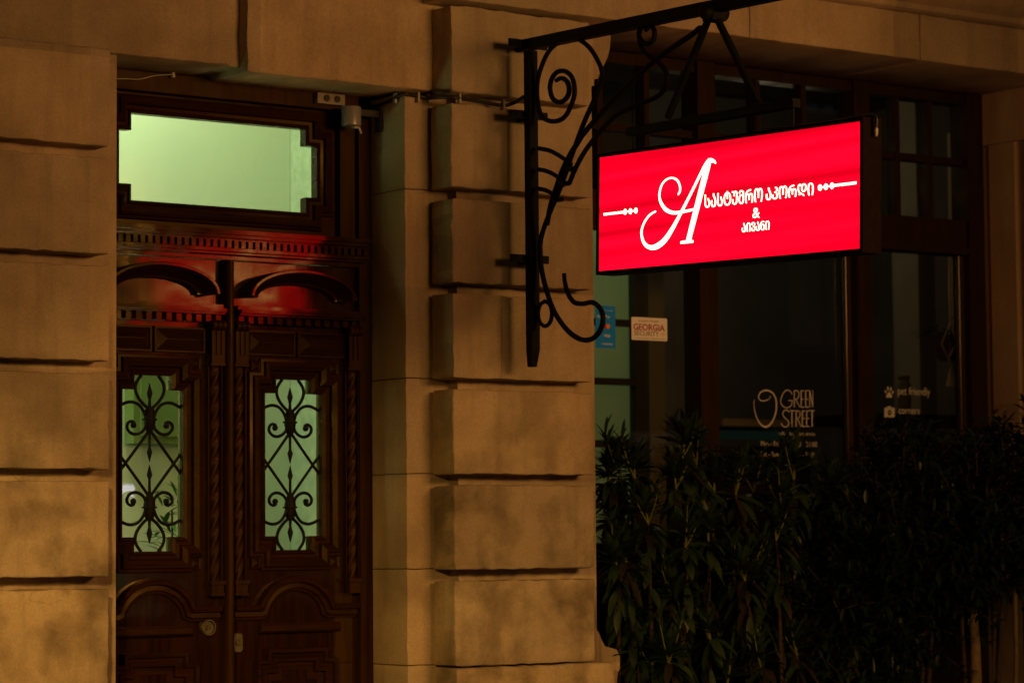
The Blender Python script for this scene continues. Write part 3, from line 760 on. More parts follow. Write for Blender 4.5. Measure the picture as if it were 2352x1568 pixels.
for i in range(70):
    a = rnd.uniform(0, 6.28); el = rnd.uniform(-.6, .9)
    q = p0+Vector((0, 0, .13))+Vector((math.cos(a), math.sin(a), el))*rnd.uniform(.02, .16)+Vector((-.05, 0, 0))
    add_leaf(hl, q, (math.cos(a), math.sin(a), rnd.uniform(-.5, .8)), rnd.uniform(.03, .06), .014, .6)
hl.build('trailing_leaves', M['leafold'], HG)

# ================================================================== SIGN
XS = -.04; TH = R(1.6)
E1 = Vector((0, -math.cos(TH), -math.sin(TH))); E2 = Vector((0, -math.sin(TH), math.cos(TH)))
SO = Vector((XS, -.591, 3.002)); SW, SH, ST = 1.416, .446, .085
SP = lambda a, c, t: SO + E1*a + E2*c + Vector((t, 0, 0))           # a outward, c up, t into the box
SG = thing('lightbox_sign', 'red backlit double sided sign box with white Georgian lettering hanging from the iron bracket', 'sign', tuple(SP(SW/2, -SH/2, ST/2)))
def sbox(mb, a0, a1, c0, c1, t0, t1): mb.prism([(a0, c0), (a1, c0), (a1, c1), (a0, c1)], SP, t0, t1)
b = MB(); fr = .0135
sbox(b, 0, SW, -fr, 0, 0, ST); sbox(b, 0, SW, -SH, -SH+fr, 0, ST)
sbox(b, 0, fr, -SH+fr, -fr, 0, ST); sbox(b, SW-fr, SW, -SH+fr, -fr, 0, ST)
b.build('case', M['case'], SG, 30, .002)
for t0, t1 in ((.004, .007), (ST-.007, ST-.004)):
    b = MB(); sbox(b, fr+.0005, SW-fr-.0005, -SH+fr+.0005, -fr-.0005, t0, t1); b.build('face_panel', M['red'], SG)
SZ = zoom(2220, 420, 2352/1100)
def S(x, y):
    p = atx(*SZ(x, y), XS) - SO; return (p.dot(E1), p.dot(E2))
def srib(mb, pts, wd, n=6, fn=SP, t=(.0025, .0042)):
    q = smooth_path(pts, n); q = [S(*p) for p in q]
    k = 1/1420.0
    mb.stroke(q, lerpw([w_*k*.66 for w_ in wd], len(q)), fn, *t)
def lettering(fn, tt):
    def done(nm):
        nonlocal b
        b.build(nm, M['white_lit'], SG); b = MB()
    b = MB()
    # big swash A
    srib(b, [(988, 411), (968, 392), (938, 392), (905, 425), (868, 492), (815, 600), (762, 705), (700, 825), (640, 935), (580, 1025), (520, 1074), (466, 1086), (420, 1060), (396, 1005), (394, 945), (418, 880), (458, 826), (507, 796)],
         [5, 12, 20, 14, 11, 10, 11, 13, 18, 22, 22, 17, 14, 11, 9, 8, 7, 6], 7, fn, tt)
    srib(b, [(930, 408), (905, 500), (878, 605), (848, 720), (812, 860), (780, 985), (772, 1030)], [26, 29, 28, 28, 27, 25, 30], 5, fn, tt)
    srib(b, [(706, 1047), (756, 1040), (806, 1038)], [9, 12, 9], 4, fn, (tt[0], tt[1]+.0002))
    srib(b, [(836, 775), (780, 788), (720, 800), (650, 808), (592, 786), (556, 742), (537, 690), (540, 630), (562, 572), (602, 536), (646, 530), (682, 552), (701, 600), (699, 640), (684, 662)],
         [8, 9, 10, 13, 15, 13, 10, 8, 7, 6, 7, 8, 8, 7, 5], 6, fn, (tt[0], tt[1]+.0001))
    done('swash_letter')
    for p, q, dots in (((90, 821), (250, 802), ((261, 800), (303, 796), (347, 790))), ((2114, 568), (1930, 590), ((1823, 606), (1870, 599), (1919, 592)))):
        a0, a1 = S(*p), S(*q)
        b.stroke([a0, a1], [.0042, .0042], fn, *tt)
        b.stroke([S(*dots[0]), S(*dots[2])], [.0026, .0026], fn, tt[0], tt[1]-.0002)
        for d_ in dots: b.disc(S(*d_), .0085, fn, tt[0], tt[1]+.0002, 16, .0105)
        done('ornament')
    def tb(x0, y0, x1, y1):
        p, q = S(x0, y0), S(x1, y1); return (p[0], q[0], p[1], q[1])
    l0 = S(888, 745); l1 = S(1768, 604)
    zt, zb_ = S(1200, 632)[1], S(1200, 745)[1]
    add_text(b, 'ᲡᲐᲡᲢᲣᲛᲠᲝ', (S(900, 770)[0], S(1362, 700)[0], S(905, 770)[1], S(1300, 610)[1]), fn, tt[0], tt[1], -.004)
    done('lettering')
    add_text(b, 'ᲐᲙᲝᲠᲓᲘ', (S(1390, 700)[0], S(1770, 640)[0], S(1400, 708)[1], S(1750, 567)[1]), fn, tt[0], tt[1], -.004)
    done('lettering')
    add_text(b, '&', (S(1284, 800)[0], S(1338, 800)[0], S(1310, 849)[1], S(1310, 768)[1]), fn, tt[0], tt[1], -.006)
    done('lettering')
    add_text(b, 'ᲐᲘᲕᲐᲜᲘ', (S(1198, 900)[0], S(1417, 900)[0], S(1230, 962)[1], S(1400, 871)[1]), fn, tt[0], tt[1], -.004)
    done('lettering')
    b.bm.free()
lettering(SP, (.0015, .0039))
FLIP = lambda a, c, t: SO + E1*(SW-a) + E2*c + Vector((ST-t, 0, 0))
lettering(FLIP, (.0015, .0039))
b = MB(); e0 = SP(SW-.03, .004, .05)
b.tube(smooth_path([tuple(SP(SW-.55, .012, .05)), tuple(SP(SW-.3, .006, .055)), tuple(SP(SW-.06, .010, .05)), tuple(SP(SW+.012, .004, .045)), tuple(SP(SW+.016, -.035, .045))], 6), .0060, 8)
b.build('cable', M['cable'], SG, 60)
b = MB(); b.tube([SP(SW+.016, -.036, .045), SP(SW+.016, -.044, .045), SP(SW+.016, -.058, .045), SP(SW+.016, -.064, .045)], [.006, .007, .006, .003], 8)
b.build('connector', M['clip'], SG, 60)

# ================================================================== IRON BRACKET
BK = thing('sign_bracket', 'black wrought iron wall bracket with scrolls that carries the red sign', 'bracket', (0, 0, 2.25))
XB = 0.0
B4 = zoom(1350, 0, 1.0886); B5 = zoom(2200, 100, 2323/800)
q4 = lambda x, y: atx(*B4(x, y), XB); q5 = lambda x, y: atx(*B5(x, y), XB)
pt = q4(665, 150); pb = q4(690, 1440)
yp = -.135
b = MB(); b.box(-.019, .019, yp-.019, yp+.019, 2.31, 3.455)
b.rings([[Vector((x, y, 2.31)) for x, y in ((-.019, yp-.019), (.019, yp-.019), (.019, yp+.019), (-.019, yp+.019))], [Vector((x, y, 2.243)) for x, y in ((-.013, yp-.006), (.013, yp-.006), (.013, yp+.019), (-.013, yp+.019))]], True, False, True)
b.build('post', M['iron'], BK, 30, .002)
b = MB(); zb = lambda y: 3.482 + (y+.1)*.024
b.beam((0, -.100, zb(-.1)), (0, -2.6, zb(-2.6)), .040, .042); b.build('beam', M['iron'], BK, 30, .002)
for yv in (192, 480, 1064):
    z = q4(632, yv).z; b = MB()
    b.box(-.080, .098, -.112, -.100, z-.015, z+.015); b.box(.030, .046, -.0995, .004, z-.014, z+.014)
    b.build('wall_fixing', M['iron'], BK, 30, .0015)
def scroll(name, pts, r, q, n=7, closed=False, flat=None):
    P = smooth_path([tuple(q(x, y)) for x, y in pts], n)
    P = [Vector(p) for p in P]; rr = lerpw(r, len(P)) if isinstance(r, (list, tuple)) else r
    mb = MB(); mb.tube(P, rr, 10); mb.build(name, M['iron'], BK, 60)
scroll('scroll', [(992, 318), (980, 268), (942, 202), (900, 166), (868, 158), (825, 166), (775, 205), (742, 270), (724, 340), (726, 420), (745, 478), (790, 496), (835, 478), (866, 420), (876, 370), (866, 318), (838, 292), (805, 295), (782, 325), (776, 365), (788, 404), (816, 418), (842, 402), (854, 372), (846, 335), (822, 320), (800, 330)],
       [.009]*10+[.0095]*10+[.010, .010, .010, .009, .008], q4)
scroll('stem', [(992, 315), (962, 395), (915, 500), (870, 620), (835, 720), (808, 790), (770, 880), (742, 960), (733, 1020)], .010, q4)
scroll('stem', [(1265, 38), (1230, 20), (1160, 80), (960, 215), (700, 405), (400, 690), (150, 950), (-60, 1200)], .0105, q5)
scroll('stem', [(-60, 1205), (-170, 1380), (-260, 1560), (-330, 1760), (-395, 1960), (-432, 2160)], [.0105, .011, .011, .012, .011, .010], q5)
scroll('scroll', [(640, 40), (700, -5), (738, 60), (728, 140), (680, 188), (625, 180), (580, 130), (572, 70), (600, 0), (650, -20)], .0095, q5)
scroll('scroll', [(572, 90), (585, 190), (620, 270), (700, 335), (800, 410), (868, 510), (872, 610), (835, 700), (745, 775), (560, 850), (330, 960), (150, 1140), (-10, 1345), (-120, 1540), (-190, 1710)], .0095, q5)
for pts in (((728, 606), (775, 616), (820, 640), (862, 672)), ((728, 692), (765, 700), (805, 722), (832, 758)), ((726, 770), (755, 776), (785, 792), (808, 818))):
    scroll('brace', pts, .0085, q4)
scroll('scroll', [(735, 1000), (740, 1090), (760, 1180), (788, 1260), (822, 1318), (860, 1360), (905, 1386), (948, 1382), (980, 1348), (992, 1300), (980, 1258), (948, 1234), (908, 1240), (872, 1232), (848, 1195), (836, 1150), (833, 1116)], [.010]*8+[.0095]*4+[.0085, .008], q4)
scroll('scroll', [(755, 1229), (776, 1245), (783, 1280), (776, 1315), (755, 1331), (735, 1315), (727, 1280), (735, 1245), (755, 1229)], .0078, q4)
for x, y in ((862, 690), (832, 750), (806, 815)):
    c = q4(x, y); MB().box(c.x-.014, c.x+.014, c.y-.022, c.y+.022, c.z-.008, c.z+.008).build('collar', M['iron'], BK, 30, .002)
kc = atx(1640, 30, XB)
b = MB(); b.sphere(kc+Vector((-.034, .0, .0)), .030); b.sphere(kc+Vector((.034, -.0, .0)), .030); b.box(kc.x-.03, kc.x+.03, kc.y-.028, kc.y+.028, kc.z-.03, kc.z+.012)
b.build('knuckle', M['iron'], BK, 50)
h0, h1 = atx(1446, 304, XB), atx(1830, 237, XB)
MB().beam(h0, h1, .034, .030).build('hanger_bar', M['iron'], BK, 30, .002)
for pu, pv in (((1627, 45), (1534, 272)), ((1648, 45), (1742, 236))):
    b = MB(); b.beam(atx(*pu, XB), atx(*pv, XB), .019, .019); b.build('hanger_rod', M['iron'], BK, 30, .002)
for f, a_ in ((.10, .13), (.98, None)):
    p = h0.lerp(h1, f); a_ = (p-SO).dot(E1)
    b = MB(); q = SP(a_, -.002, ST/2); q.x = XB
    b.tube([p, p.lerp(q, .5), q], .0055, 8)
    b.lathe([(.012, 0), (.015, .004), (.012, .010)], q+Vector((0, 0, -.002)), 'z', 12)
    b.build('hanger_hook', M['iron'], BK, 60)

# ================================================================== things fixed to the wall
CB = thing('power_cable', 'black cable clipped along the stone from the door head to the iron bracket', 'cable', (-.2, .1, 3.25))
def onx(x, y, X): return atx(*B4(x, y), X)
def ony(x, y, Y): return aty(*B4(x, y), Y)
pts = [onx(-20, 448, XR-.02), onx(50, 438, XR-.008), onx(100, 422, XR-.008), onx(140, 402, XR-.008), ony(180, 385, YW-.012), ony(210, 388, YW-.010), ony(245, 394, YW-.010), onx(285, 401, PL-.01),
       onx(330, 397, PL-.012), ony(380, 398, -.012), ony(450, 409, -.008), ony(520, 421, -.008), ony(585, 431, -.010), ony(625, 422, -.03), ony(650, 408, -.08), ony(668, 396, -.11)]
b = MB(); b.tube(smooth_path([tuple(p) for p in pts], 5), .0075, 8)
b.tube(smooth_path([tuple(onx(250, 375, PL-.004)), tuple(onx(300, 372, PL-.008)), tuple(onx(345, 372, PL-.006)), tuple(onx(375, 370, PL-.012))], 5), .006, 8)
b.build('cable', M['cable'], CB, 60)
for p in (onx(142, 402, XR-.010), ony(235, 398, YW-.012), onx(278, 401, PL+.0), ony(404, 401, -.012), ony(583, 428, -.012)):
    b = MB(); b.box(p.x-.004, p.x+.004, p.y-.010, p.y+.006, p.z-.020, p.z+.018); b.build('clip', M['clip'], CB, bevel=.002)
c = aty(757, 229, .375)
BX = thing('socket_box', 'cream plastic twin socket box under the lintel over the door', 'socket', tuple(c))
b = MB(); b.box(c.x-.062, c.x+.062, .362, .394, c.z-.020, c.z+.022); b.build('housing', M['box'], BX, 30, .004)
for dx in (-.022, .026):
    b = MB(); b.lathe([(.013, -.001), (.013, -.004), (.010, -.006), (.001, -.006)], (c.x+dx, .361, c.z+.002), 'y', 16); b.build('socket', M['dark'], BX, 40)
c = aty(807, 268, .33)
SN = thing('cylinder_lamp', 'short brushed steel cylinder fitting in the top corner of the door recess', 'lamp fitting', tuple(c))
MB().lathe([(.001, -.037), (.036, -.037), (.038, -.035), (.038, .034), (.036, .037), (.001, .037)], c, 'z', 32).build('shade', M['steel'], SN, 40)
b = MB(); b.box(c.x+.034, XR-.003, c.y-.012, c.y+.012, c.z+.005, c.z+.03); b.box(XR-.012, XR-.003, c.y-.02, c.y+.02, c.z-.05, c.z+.05); b.build('arm', M['dark'], SN, bevel=.002)
b = MB(); b.box(c.x+.008, c.x+.026, c.y-.01, c.y+.01, c.z-.045, c.z-.038); b.tube([c+Vector((.035, 0, -.038)), c+Vector((.04, 0, -.05)), c+Vector((.046, 0, -.062))], .004, 6); b.build('screw', M['clip'], SN)
Z1 = zoom(0, 0, 1.8385)
w1 = [aty(*Z1(x, y), .372) for x, y in ((800, 545), (880, 545), (960, 547), (1060, 524), (1130, 518), (1192, 514))]
WR = thing('thin_wire', 'thin pale wire drooping along the dark beam above the door', 'wire', tuple(w1[2]))
b = MB(); b.tube(smooth_path([tuple(p) for p in w1], 5), .0022, 6); b.build('wire', M['clip'], WR, 60)
p = w1[-1]; MB().box(p.x-.004, p.x+.006, p.y-.005, p.y+.02, p.z-.012, p.z+.012).build('clip', M['clip'], WR, bevel=.001)

# ================================================================== stickers and lettering on the shop panes
YF = YG-.001
def onglass(x0, y0, s):
    Zm = zoom(x0, y0, s)
    def f(x, y):
        p = aty(*Zm(x, y), YF); return (p.x, p.z)
    return f
GP = lambda a, c, t: (a, YF-t, c)
g1 = onglass(2240, 1040, 1673/320)
def quad(mb, f, pts, t0, t1): mb.prism([f(*p) for p in pts], GP, t0, t1)
c = g1(1015, 1010)
ST1 = thing('security_sticker', 'white sticker with red and grey GEORGIA SECURITY print on the left shop pane', 'sticker', (c[0], YF, c[1]))
x0, x1, z1, z0 = g1(668, 980)[0], g1(1366, 1010)[0], g1(665, 772)[1], g1(672, 1220)[1]
W_, H_ = x1-x0, z1-z0
FS = lambda a, c, t: (x0+a*W_, YF-t, z0+c*H_)
b = MB(); b.prism([(.0, .03), (.02, 0), (.98, 0), (1, .03), (1, .97), (.98, 1), (.02, 1), (0, .97)], FS, 0, .0012); b.build('sheet', M['stickerw'], ST1)
b = MB(); add_text(b, 'GEORGIA', (.05, .93, .43, .72), FS, .0011, .0018, .02); b.build('red_lettering', M['inkred'], ST1)
b = MB(); add_text(b, 'SECURITY', (.07, .76, .20, .40), FS, .0011, .0018, .0); b.build('grey_lettering', M['inkgrey'], ST1); b = MB(); add_text(b, 'დაცულია ობიექტი', (.2, .76, .79, .90), FS, .0011, .0018); b.build('grey_lettering', M['inkgrey'], ST1); b = MB(); add_text(b, 'www.georgiasecurity.ge   info@georgiasecurity.ge', (.07, .93, .06, .11), FS, .0011, .0018); b.build('grey_lettering', M['inkgrey'], ST1)
b = MB(); b.stroke([(.80, .30), (.95, .30)], .012, FS, .0011, .0018); b.stroke([(.875, .19), (.875, .41)], .007, FS, .0011, .0019); b.build('cross_mark', M['inkor'], ST1)
xa, xb_, za, zb_ = g1(0, 900)[0]-.01, g1(352, 900)[0], g1(200, 560)[1], g1(200, 1388)[1]
ST2 = thing('payment_sticker', 'tall blue card payment sticker at the left edge of the shop window', 'sticker', ((xa+xb_)/2, YF, (za+zb_)/2))
W2, H2 = xb_-xa, za-zb_
FP = lambda a, c, t: (xa+a*W2, YF-t, zb_+c*H2)
b = MB(); b.prism([(0, 0), (1, 0), (1, 1), (0, 1)], FP, 0, .0012); b.build('sheet', M['stickb'], ST2)
b = MB(); add_text(b, 'ApplePay', (.06, .72, .69, .785), FP, .0011, .0018, .01); b.build('white_lettering', M['inkw'], ST2); b = MB(); add_text(b, 'VISA', (.40, .74, .255, .33), FP, .0011, .0018, .03, 1.0); b.build('white_lettering', M['inkw'], ST2); b = MB(); add_text(b, 'we accept cards', (.16, .86, .875, .905), FP, .0011, .0018); b.build('white_lettering', M['inkw'], ST2); b = MB(); add_text(b, 'contactless', (.30, .84, .08, .135), FP, .0011, .0018); b.build('white_lettering', M['inkw'], ST2)
ex = W2/H2
b = MB(); b.disc((.48, .52), .095, FP, .0011, .0018, 20, .095*ex); b.build('red_disc', M['inkred'], ST2)
b = MB(); b.disc((.62, .52), .095, FP, .0011, .0020, 20, .095*ex); b.build('orange_disc', M['inkor'], ST2)

g2 = onglass(2700, 1400, 2.94)
c = g2(850, 380)
DL = thing('shop_name_lettering', 'cream GREEN STREET vinyl lettering with swirl and opening hours on the middle pane', 'window lettering', (c[0], YF, c[1]))
def rib(mb, pts, wd, n=5, f=g2, t=(0, .0012), kx=1/2900.0):
    q = [f(*p) for p in (smooth_path(pts, n) if n > 1 else pts)]
    mb.stroke(q, lerpw([w_*kx for w_ in wd], len(q)) if isinstance(wd, (list, tuple)) else wd*kx, GP, *t)
b = MB()
rib(b, [(376, 285), (374, 345), (384, 420), (405, 490), (436, 545), (475, 580), (512, 586), (552, 560), (590, 500), (614, 425), (621, 340), (611, 272), (580, 216), (535, 190), (490, 187), (450, 205), (427, 240), (427, 275), (452, 298), (490, 300), (530, 286), (556, 258), (548, 243)], [2.5, 4, 6, 8, 9, 11, 12, 12, 11, 11, 11, 11, 11, 11, 10, 9, 8, 7, 7, 7, 6, 4, 2])
b.build('swirl', M['vinyl'], DL)
b = MB(); T = .0
def L(pts, wd=6, n=1, k=[0]):
    k[0] += 1; rib(b, pts, wd, n, t=(0, .0010+.00003*(k[0] % 9)))
L([(793, 232), (778, 200), (752, 184), (722, 188), (696, 220), (676, 265), (668, 300), (674, 335), (696, 362), (730, 376), (762, 370), (786, 345), (796, 300)], 6, 5); L([(752, 298), (800, 298)])
L([(818, 184), (818, 372)], 7); L([(818, 188), (850, 190), (866, 215), (866, 248), (850, 278), (818, 284)], 6, 4); L([(834, 284), (858, 330), (880, 370)], 6, 3)
for x in (893, 944): L([(x, 183), (x, 374)], 8); L([(x, 188), (x+34, 190)]); L([(x, 282), (x+28, 284)]); L([(x, 370), (x+34, 371)])
L([(988, 183), (988, 374)], 6); L([(988, 190), (1022, 366)], 8); L([(1022, 186), (1022, 372)], 4)
L([(762, 428), (742, 405), (715, 404), (694, 425), (694, 460), (720, 495), (748, 520), (757, 550), (746, 578), (718, 588), (690, 575), (672, 545)], 6.5, 5)
L([(792, 410), (792, 586)], 8); L([(768, 408), (828, 410)])
L([(838, 408), (838, 586)], 8); L([(838, 412), (868, 414), (882, 438), (880, 468), (862, 492), (838, 496)], 6, 4); L([(852, 496), (874, 540), (892, 584)], 6, 3)
for x in (906, 954): L([(x, 408), (x, 586)], 8); L([(x, 412), (x+32, 413)]); L([(x, 494), (x+26, 495)]); L([(x, 583), (x+32, 583)])
L([(1014, 410), (1014, 586)], 9); L([(986, 408), (1040, 409)])
b.build('name_lettering', M['vinyl'], DL)
b = MB()
def WT(body, xa, ya, xb, yb, f, bold=.0):
    p, q = f(xa, ya), f(xb, yb); add_text(b, body, (p[0], q[0], p[1], q[1]), GP, 0, .0012, bold)
WT('coffee, breakfast, drinks', 640, 684, 1046, 646, g2, -.004)
b.build('small_lettering', M['vinyl'], DL); b = MB(); WT('Mon - Fri', 450, 797, 640, 747, g2); b.build('hours_lettering', M['vinyl'], DL); b = MB(); WT('08:00 - 21:00', 765, 806, 1070, 752, g2)
b.build('hours_lettering', M['vinyl'], DL); b = MB(); WT('Sat - Sun', 450, 912, 642, 862, g2); b.build('hours_lettering', M['vinyl'], DL); b = MB(); WT('09:00 - 21:00', 765, 918, 1056, 868, g2)
b.build('hours_lettering', M['vinyl'], DL)
c = g2(1860, 300)
DR = thing('amenity_lettering', 'cream paw and camera symbols with pet friendly lettering on the right pane', 'window lettering', (c[0], YF, c[1]))
b = MB()
for x, y, rx, ry, ro in ((1825, 200, 9, 22, .35), (1850, 168, 11, 26, .1), (1882, 172, 11, 26, -.15), (1905, 208, 9, 22, -.4)):
    b.disc(g2(x, y), rx*1.15/2350, GP, 0, .0012, 14, ry/2700, ro)
b.prism([g2(*p) for p in ((1864, 200), (1880, 215), (1896, 245), (1894, 265), (1878, 268), (1862, 262), (1846, 268), (1832, 265), (1830, 245), (1848, 215))], GP, 0, .0012)
b.build('paw_symbol', M['vinyl'], DR)
b = MB()
hole = [(1868+22*math.cos(t), 430+30*math.sin(t)) for t in [math.pi*2*i/24 for i in range(24)]]
outr = []
for i in range(24):
    t = math.pi*2*i/24; cx, cy = math.cos(t), math.sin(t); m_ = max(abs(cx), abs(cy)); outr.append((1868+56*cx/m_, 430+52*cy/m_))
b.rings([[Vector(GP(*g2(*p), 0)) for p in hole], [Vector(GP(*g2(*p), 0)) for p in outr], [Vector(GP(*g2(*p), .0012)) for p in outr], [Vector(GP(*g2(*p), .0012)) for p in hole]], True, True)
b.prism([g2(*p) for p in ((1838, 379), (1848, 360), (1880, 360), (1892, 379))], GP, 0, .0012)
b.disc(g2(1868, 430), 9/2350, GP, 0, .0012, 12, 13/2700)
b.build('camera_symbol', M['vinyl'], DR)
b = MB(); WT('pet friendly', 1960, 262, 2315, 158, g2, .006); b.build('lettering', M['vinyl'], DR); b = MB(); WT('corners', 1968, 445, 2200, 395, g2, .006)
b.build('lettering', M['vinyl'], DR)

# the house across the road, which the shop glass mirrors faintly
OH = thing('opposite_house', 'plain dark house front across the road with a few dimly lit windows', 'building', (16, -22, 0))
MB().box(2, 34, -23, -22, -.14, 12).build('wall', M['grey'], OH)
_ro = random.Random(5)
for i in range(10):
    for j in range(3):
        x_ = 3.6+i*3.1; z_ = .9+j*3.6
        f_ = MB(); f_.box(x_-.1, x_+1.5, -21.99, -21.93, z_-.1, z_+2.3); fo = f_.build('window', M['pale'], OH)
        g_ = emit('dim_window_light', [(1, .72, .40), (.8, .9, 1), (1, .85, .6)][_ro.randrange(3)], _ro.choice([.02, .03, .05, .12, .30]))
        f_ = MB(); f_.box(x_, x_+.66, -21.928, -21.925, z_, z_+2.2); f_.box(x_+.74, x_+1.4, -21.928, -21.925, z_, z_+2.2); f_.build('pane', g_, fo)

# ================================================================== PLANTS
def oleander(label, shoots, base, seed, group='slender shrubs along the shop window'):
    rd = random.Random(seed); base = Vector(base)
    o = thing('oleander_shrub', label, 'shrub', tuple(base), group)
    lv, ol = MB(), MB()
    us = [q[0] for q in shoots]
    shoots = shoots + [(rd.uniform(min(us)-10, max(us)+30), rd.uniform(1180, 1560), base.y+rd.uniform(-.12, .18), rd.uniform(.10, .18)) for _ in range(17)]
    for (u, v, Y, ln) in shoots:
        tip = aty(u, v, Y)
        b0 = base + Vector((rd.uniform(-.12, .12), rd.uniform(-.05, .05), 0))
        lean = Vector((rd.uniform(-.05, .05), rd.uniform(-.04, .04), 0))
        joint = tip + Vector((b0.x-tip.x, 0, 0))*.12 + Vector((0, 0, -ln)) + lean*.3
        path = smooth_path([tuple(b0), tuple(b0.lerp(joint, .5)+lean), tuple(joint), tuple(joint.lerp(tip, .55)+lean*.2), tuple(tip)], 8)
        path = [Vector(p) for p in path]; n = len(path)
        sm = MB(); sm.tube(path[:25], lerpw([.011, .009, .0065], 25), 7); sm.build('stem', M['bark'], o, 60); yg_ = MB()
        yg_.tube(path[24:], lerpw([.0055, .0045, .003], n-24), 7); yg_.build('young_shoot', M['stem'], o, 60); yg_ = MB()
        # young upright leaves round the tip
        k = 36
        for i in range(k):
            t = i/(k-1); p = path[min(n-1, int(24+(n-25)*(.35+.65*t)))]
            a = i*2.399+rd.uniform(-.4, .4); el = .25+1.05*t+rd.uniform(-.2, .2)
            d = Vector((math.cos(a)*math.cos(el), math.sin(a)*math.cos(el), math.sin(el)))
            add_leaf(lv, p, d, rd.uniform(.08, .15)*(1-.25*t), rd.uniform(.019, .032), rd.uniform(.1, .5), .15, rd.uniform(-.4, .4))
        # older leaves hanging under the rosette
        for i in range(24):
            t = i/23; j = int(24-10*t); p = path[max(2, j)]
            a = i*2.399+rd.uniform(-.6, .6); el = .25-1.1*t+rd.uniform(-.3, .3)
            d = Vector((math.cos(a)*math.cos(el), math.sin(a)*math.cos(el), math.sin(el)))
            add_leaf(ol if rd.random() < .3 else lv, p, d, rd.uniform(.10, .17), rd.uniform(.026, .040), rd.uniform(.6, 1.8), .12, rd.uniform(-.6, .6), 6)
        # forked side shoots
        for q in range(2):
            a = rd.uniform(0, 6.28); p = path[24]; e = p+Vector((math.cos(a)*.07, math.sin(a)*.05, rd.uniform(.10, .18)))
            yg_.tube([p, p.lerp(e, .5)+Vector((0, 0, -.01)), e], [.004, .0035, .002], 6)
            yg_.build('young_shoot', M['stem'], o, 60); yg_ = MB()
            for i in range(9):
                aa = i*2.4; d = Vector((math.cos(aa)*.6, math.sin(aa)*.6, rd.uniform(.4, 1.2)))
                add_leaf(lv, p.lerp(e, .5+.5*i/8), d, rd.uniform(.06, .11), rd.uniform(.010, .016), .3)
    lv.build('foliage', M['leaf'], o, 80); ol.build('old_foliage', M['leafold'], o, 80)
    return o
a = aty(1450, 1400, .2); oleander('leafy shrub pressed against the stone pier below the blue sticker', [(1420, 1035, .22, .22), (1458, 1052, .15, .18), (1400, 1075, .26, .15), (1478, 1150, .05, .2), (1425, 1250, .1, .15)], (a.x, .2, 0), 11)
a = aty(1580, 1400, .1); oleander('tall leafy shrub in front of the brown mullion left of the shop name', [(1577, 985, .15, .26), (1600, 1010, .18, .25), (1545, 1070, .1, .2), (1582, 1215, -.02, .16), (1540, 1490, -.1, .12), (1640, 1080, .2, .2)], (a.x, .1, 0), 12)
a = aty(1760, 1400, .1); oleander('leafy shrub whose shoots overlap the opening hours on the glass', [(1690, 1080, .12, .22), (1735, 1075, .2, .22), (1824, 1040, .12, .26), (1908, 1085, .1, .22), (1780, 1190, -.02, .2), (1700, 1295, -.06, .15), (1745, 1500, -.12, .12), (1800, 1120, .05, .2)], (a.x, .08, 0), 13)

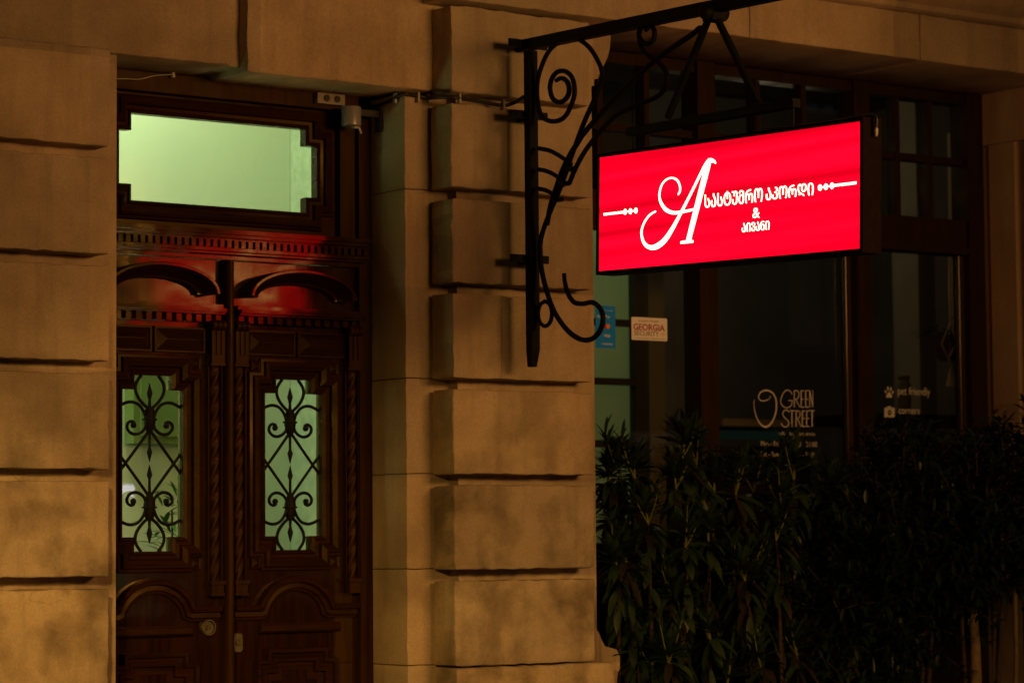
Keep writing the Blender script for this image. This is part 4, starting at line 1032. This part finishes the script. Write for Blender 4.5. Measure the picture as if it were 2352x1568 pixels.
def dense_bush(label, name, centre, radii, n, seed, trunk=None, group=None):
    rd = random.Random(seed); c = Vector(centre)
    o = thing(name, label, 'shrub', (c.x, c.y, 0), group)
    lv, st = MB(), MB()
    for i in range(n):
        while True:
            q = Vector((rd.uniform(-1, 1), rd.uniform(-1, 1), rd.uniform(-1, 1)))
            if .35 < q.length < 1: break
        lump = .86+.28*noise.noise(q*2.1+Vector((seed, 0, 0)))
        p = c + Vector((q.x*radii[0], q.y*radii[1], q.z*radii[2]))*lump
        d = Vector((q.x+rd.uniform(-.5, .5), q.y+rd.uniform(-.5, .5), q.z*.6+rd.uniform(.1, 1.0))).normalized()
        L_ = rd.uniform(.08, .17); e = p+d*L_
        st.tube([p-d*.05, p+d*L_*.5+Vector((0, 0, .004)), e], [.003, .0024, .0012], 4)
        for k in range(11):
            t = k/10; a = k*2.4+rd.uniform(-.5, .5); s1 = d.orthogonal().normalized(); s2 = d.cross(s1)
            ld = d*rd.uniform(.3, .9)+(s1*math.cos(a)+s2*math.sin(a))
            add_leaf(lv, p+d*L_*t, ld, rd.uniform(.045, .085), rd.uniform(.015, .025), rd.uniform(.0, .6), .2, rd.uniform(-.5, .5), 4)
    rd2 = random.Random(seed+5); tk = MB()
    for i in range(7):
        e = c+Vector((rd2.uniform(-.7, .7)*radii[0], rd2.uniform(-.5, .5)*radii[1], rd2.uniform(-.2, .6)*radii[2]))
        tk.tube(smooth_path([(c.x+rd2.uniform(-.05, .05), c.y, 0), (c.x+rd2.uniform(-.1, .1), c.y+rd2.uniform(-.05, .05), c.z-radii[2]*.6), tuple(e)], 6), lerpw([.014, .010, .004], 13), 6)
    tk.build('branches', M['bark'], o, 60)
    if trunk:
        mb = MB(); mb.tube([Vector(p) for p in trunk[0]], trunk[1], 12); mb.build('trunk', M['stake'], o, 60)
    lv.build('foliage', M['leaf2'], o, 80); st.build('twigs', M['bark'], o)
    return o
GR = 'dense dark bushes right of the shop name'
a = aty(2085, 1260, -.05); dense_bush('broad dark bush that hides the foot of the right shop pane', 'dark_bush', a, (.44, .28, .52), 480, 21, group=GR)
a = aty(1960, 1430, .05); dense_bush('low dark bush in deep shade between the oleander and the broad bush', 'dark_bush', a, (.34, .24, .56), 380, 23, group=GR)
a = aty(2250, 1210, -.25)
tr = [tuple(aty(2243, 1640, -.25)), tuple(aty(2242, 1560, -.25)), tuple(aty(2240, 1480, -.25)), tuple(aty(2234, 1390, -.25)), tuple(aty(2226, 1250, -.25))]
tr = [(tr[0][0], tr[0][1], 0)]+tr
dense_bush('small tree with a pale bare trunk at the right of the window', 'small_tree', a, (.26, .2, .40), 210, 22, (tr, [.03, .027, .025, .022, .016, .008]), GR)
a = aty(2370, 1190, -.2)
tr = [tuple(aty(2332, 1640, -.2)), tuple(aty(2334, 1500, -.2)), tuple(aty(2330, 1300, -.2)), tuple(aty(2340, 1150, -.2))]
tr = [(tr[0][0], tr[0][1], 0)]+tr
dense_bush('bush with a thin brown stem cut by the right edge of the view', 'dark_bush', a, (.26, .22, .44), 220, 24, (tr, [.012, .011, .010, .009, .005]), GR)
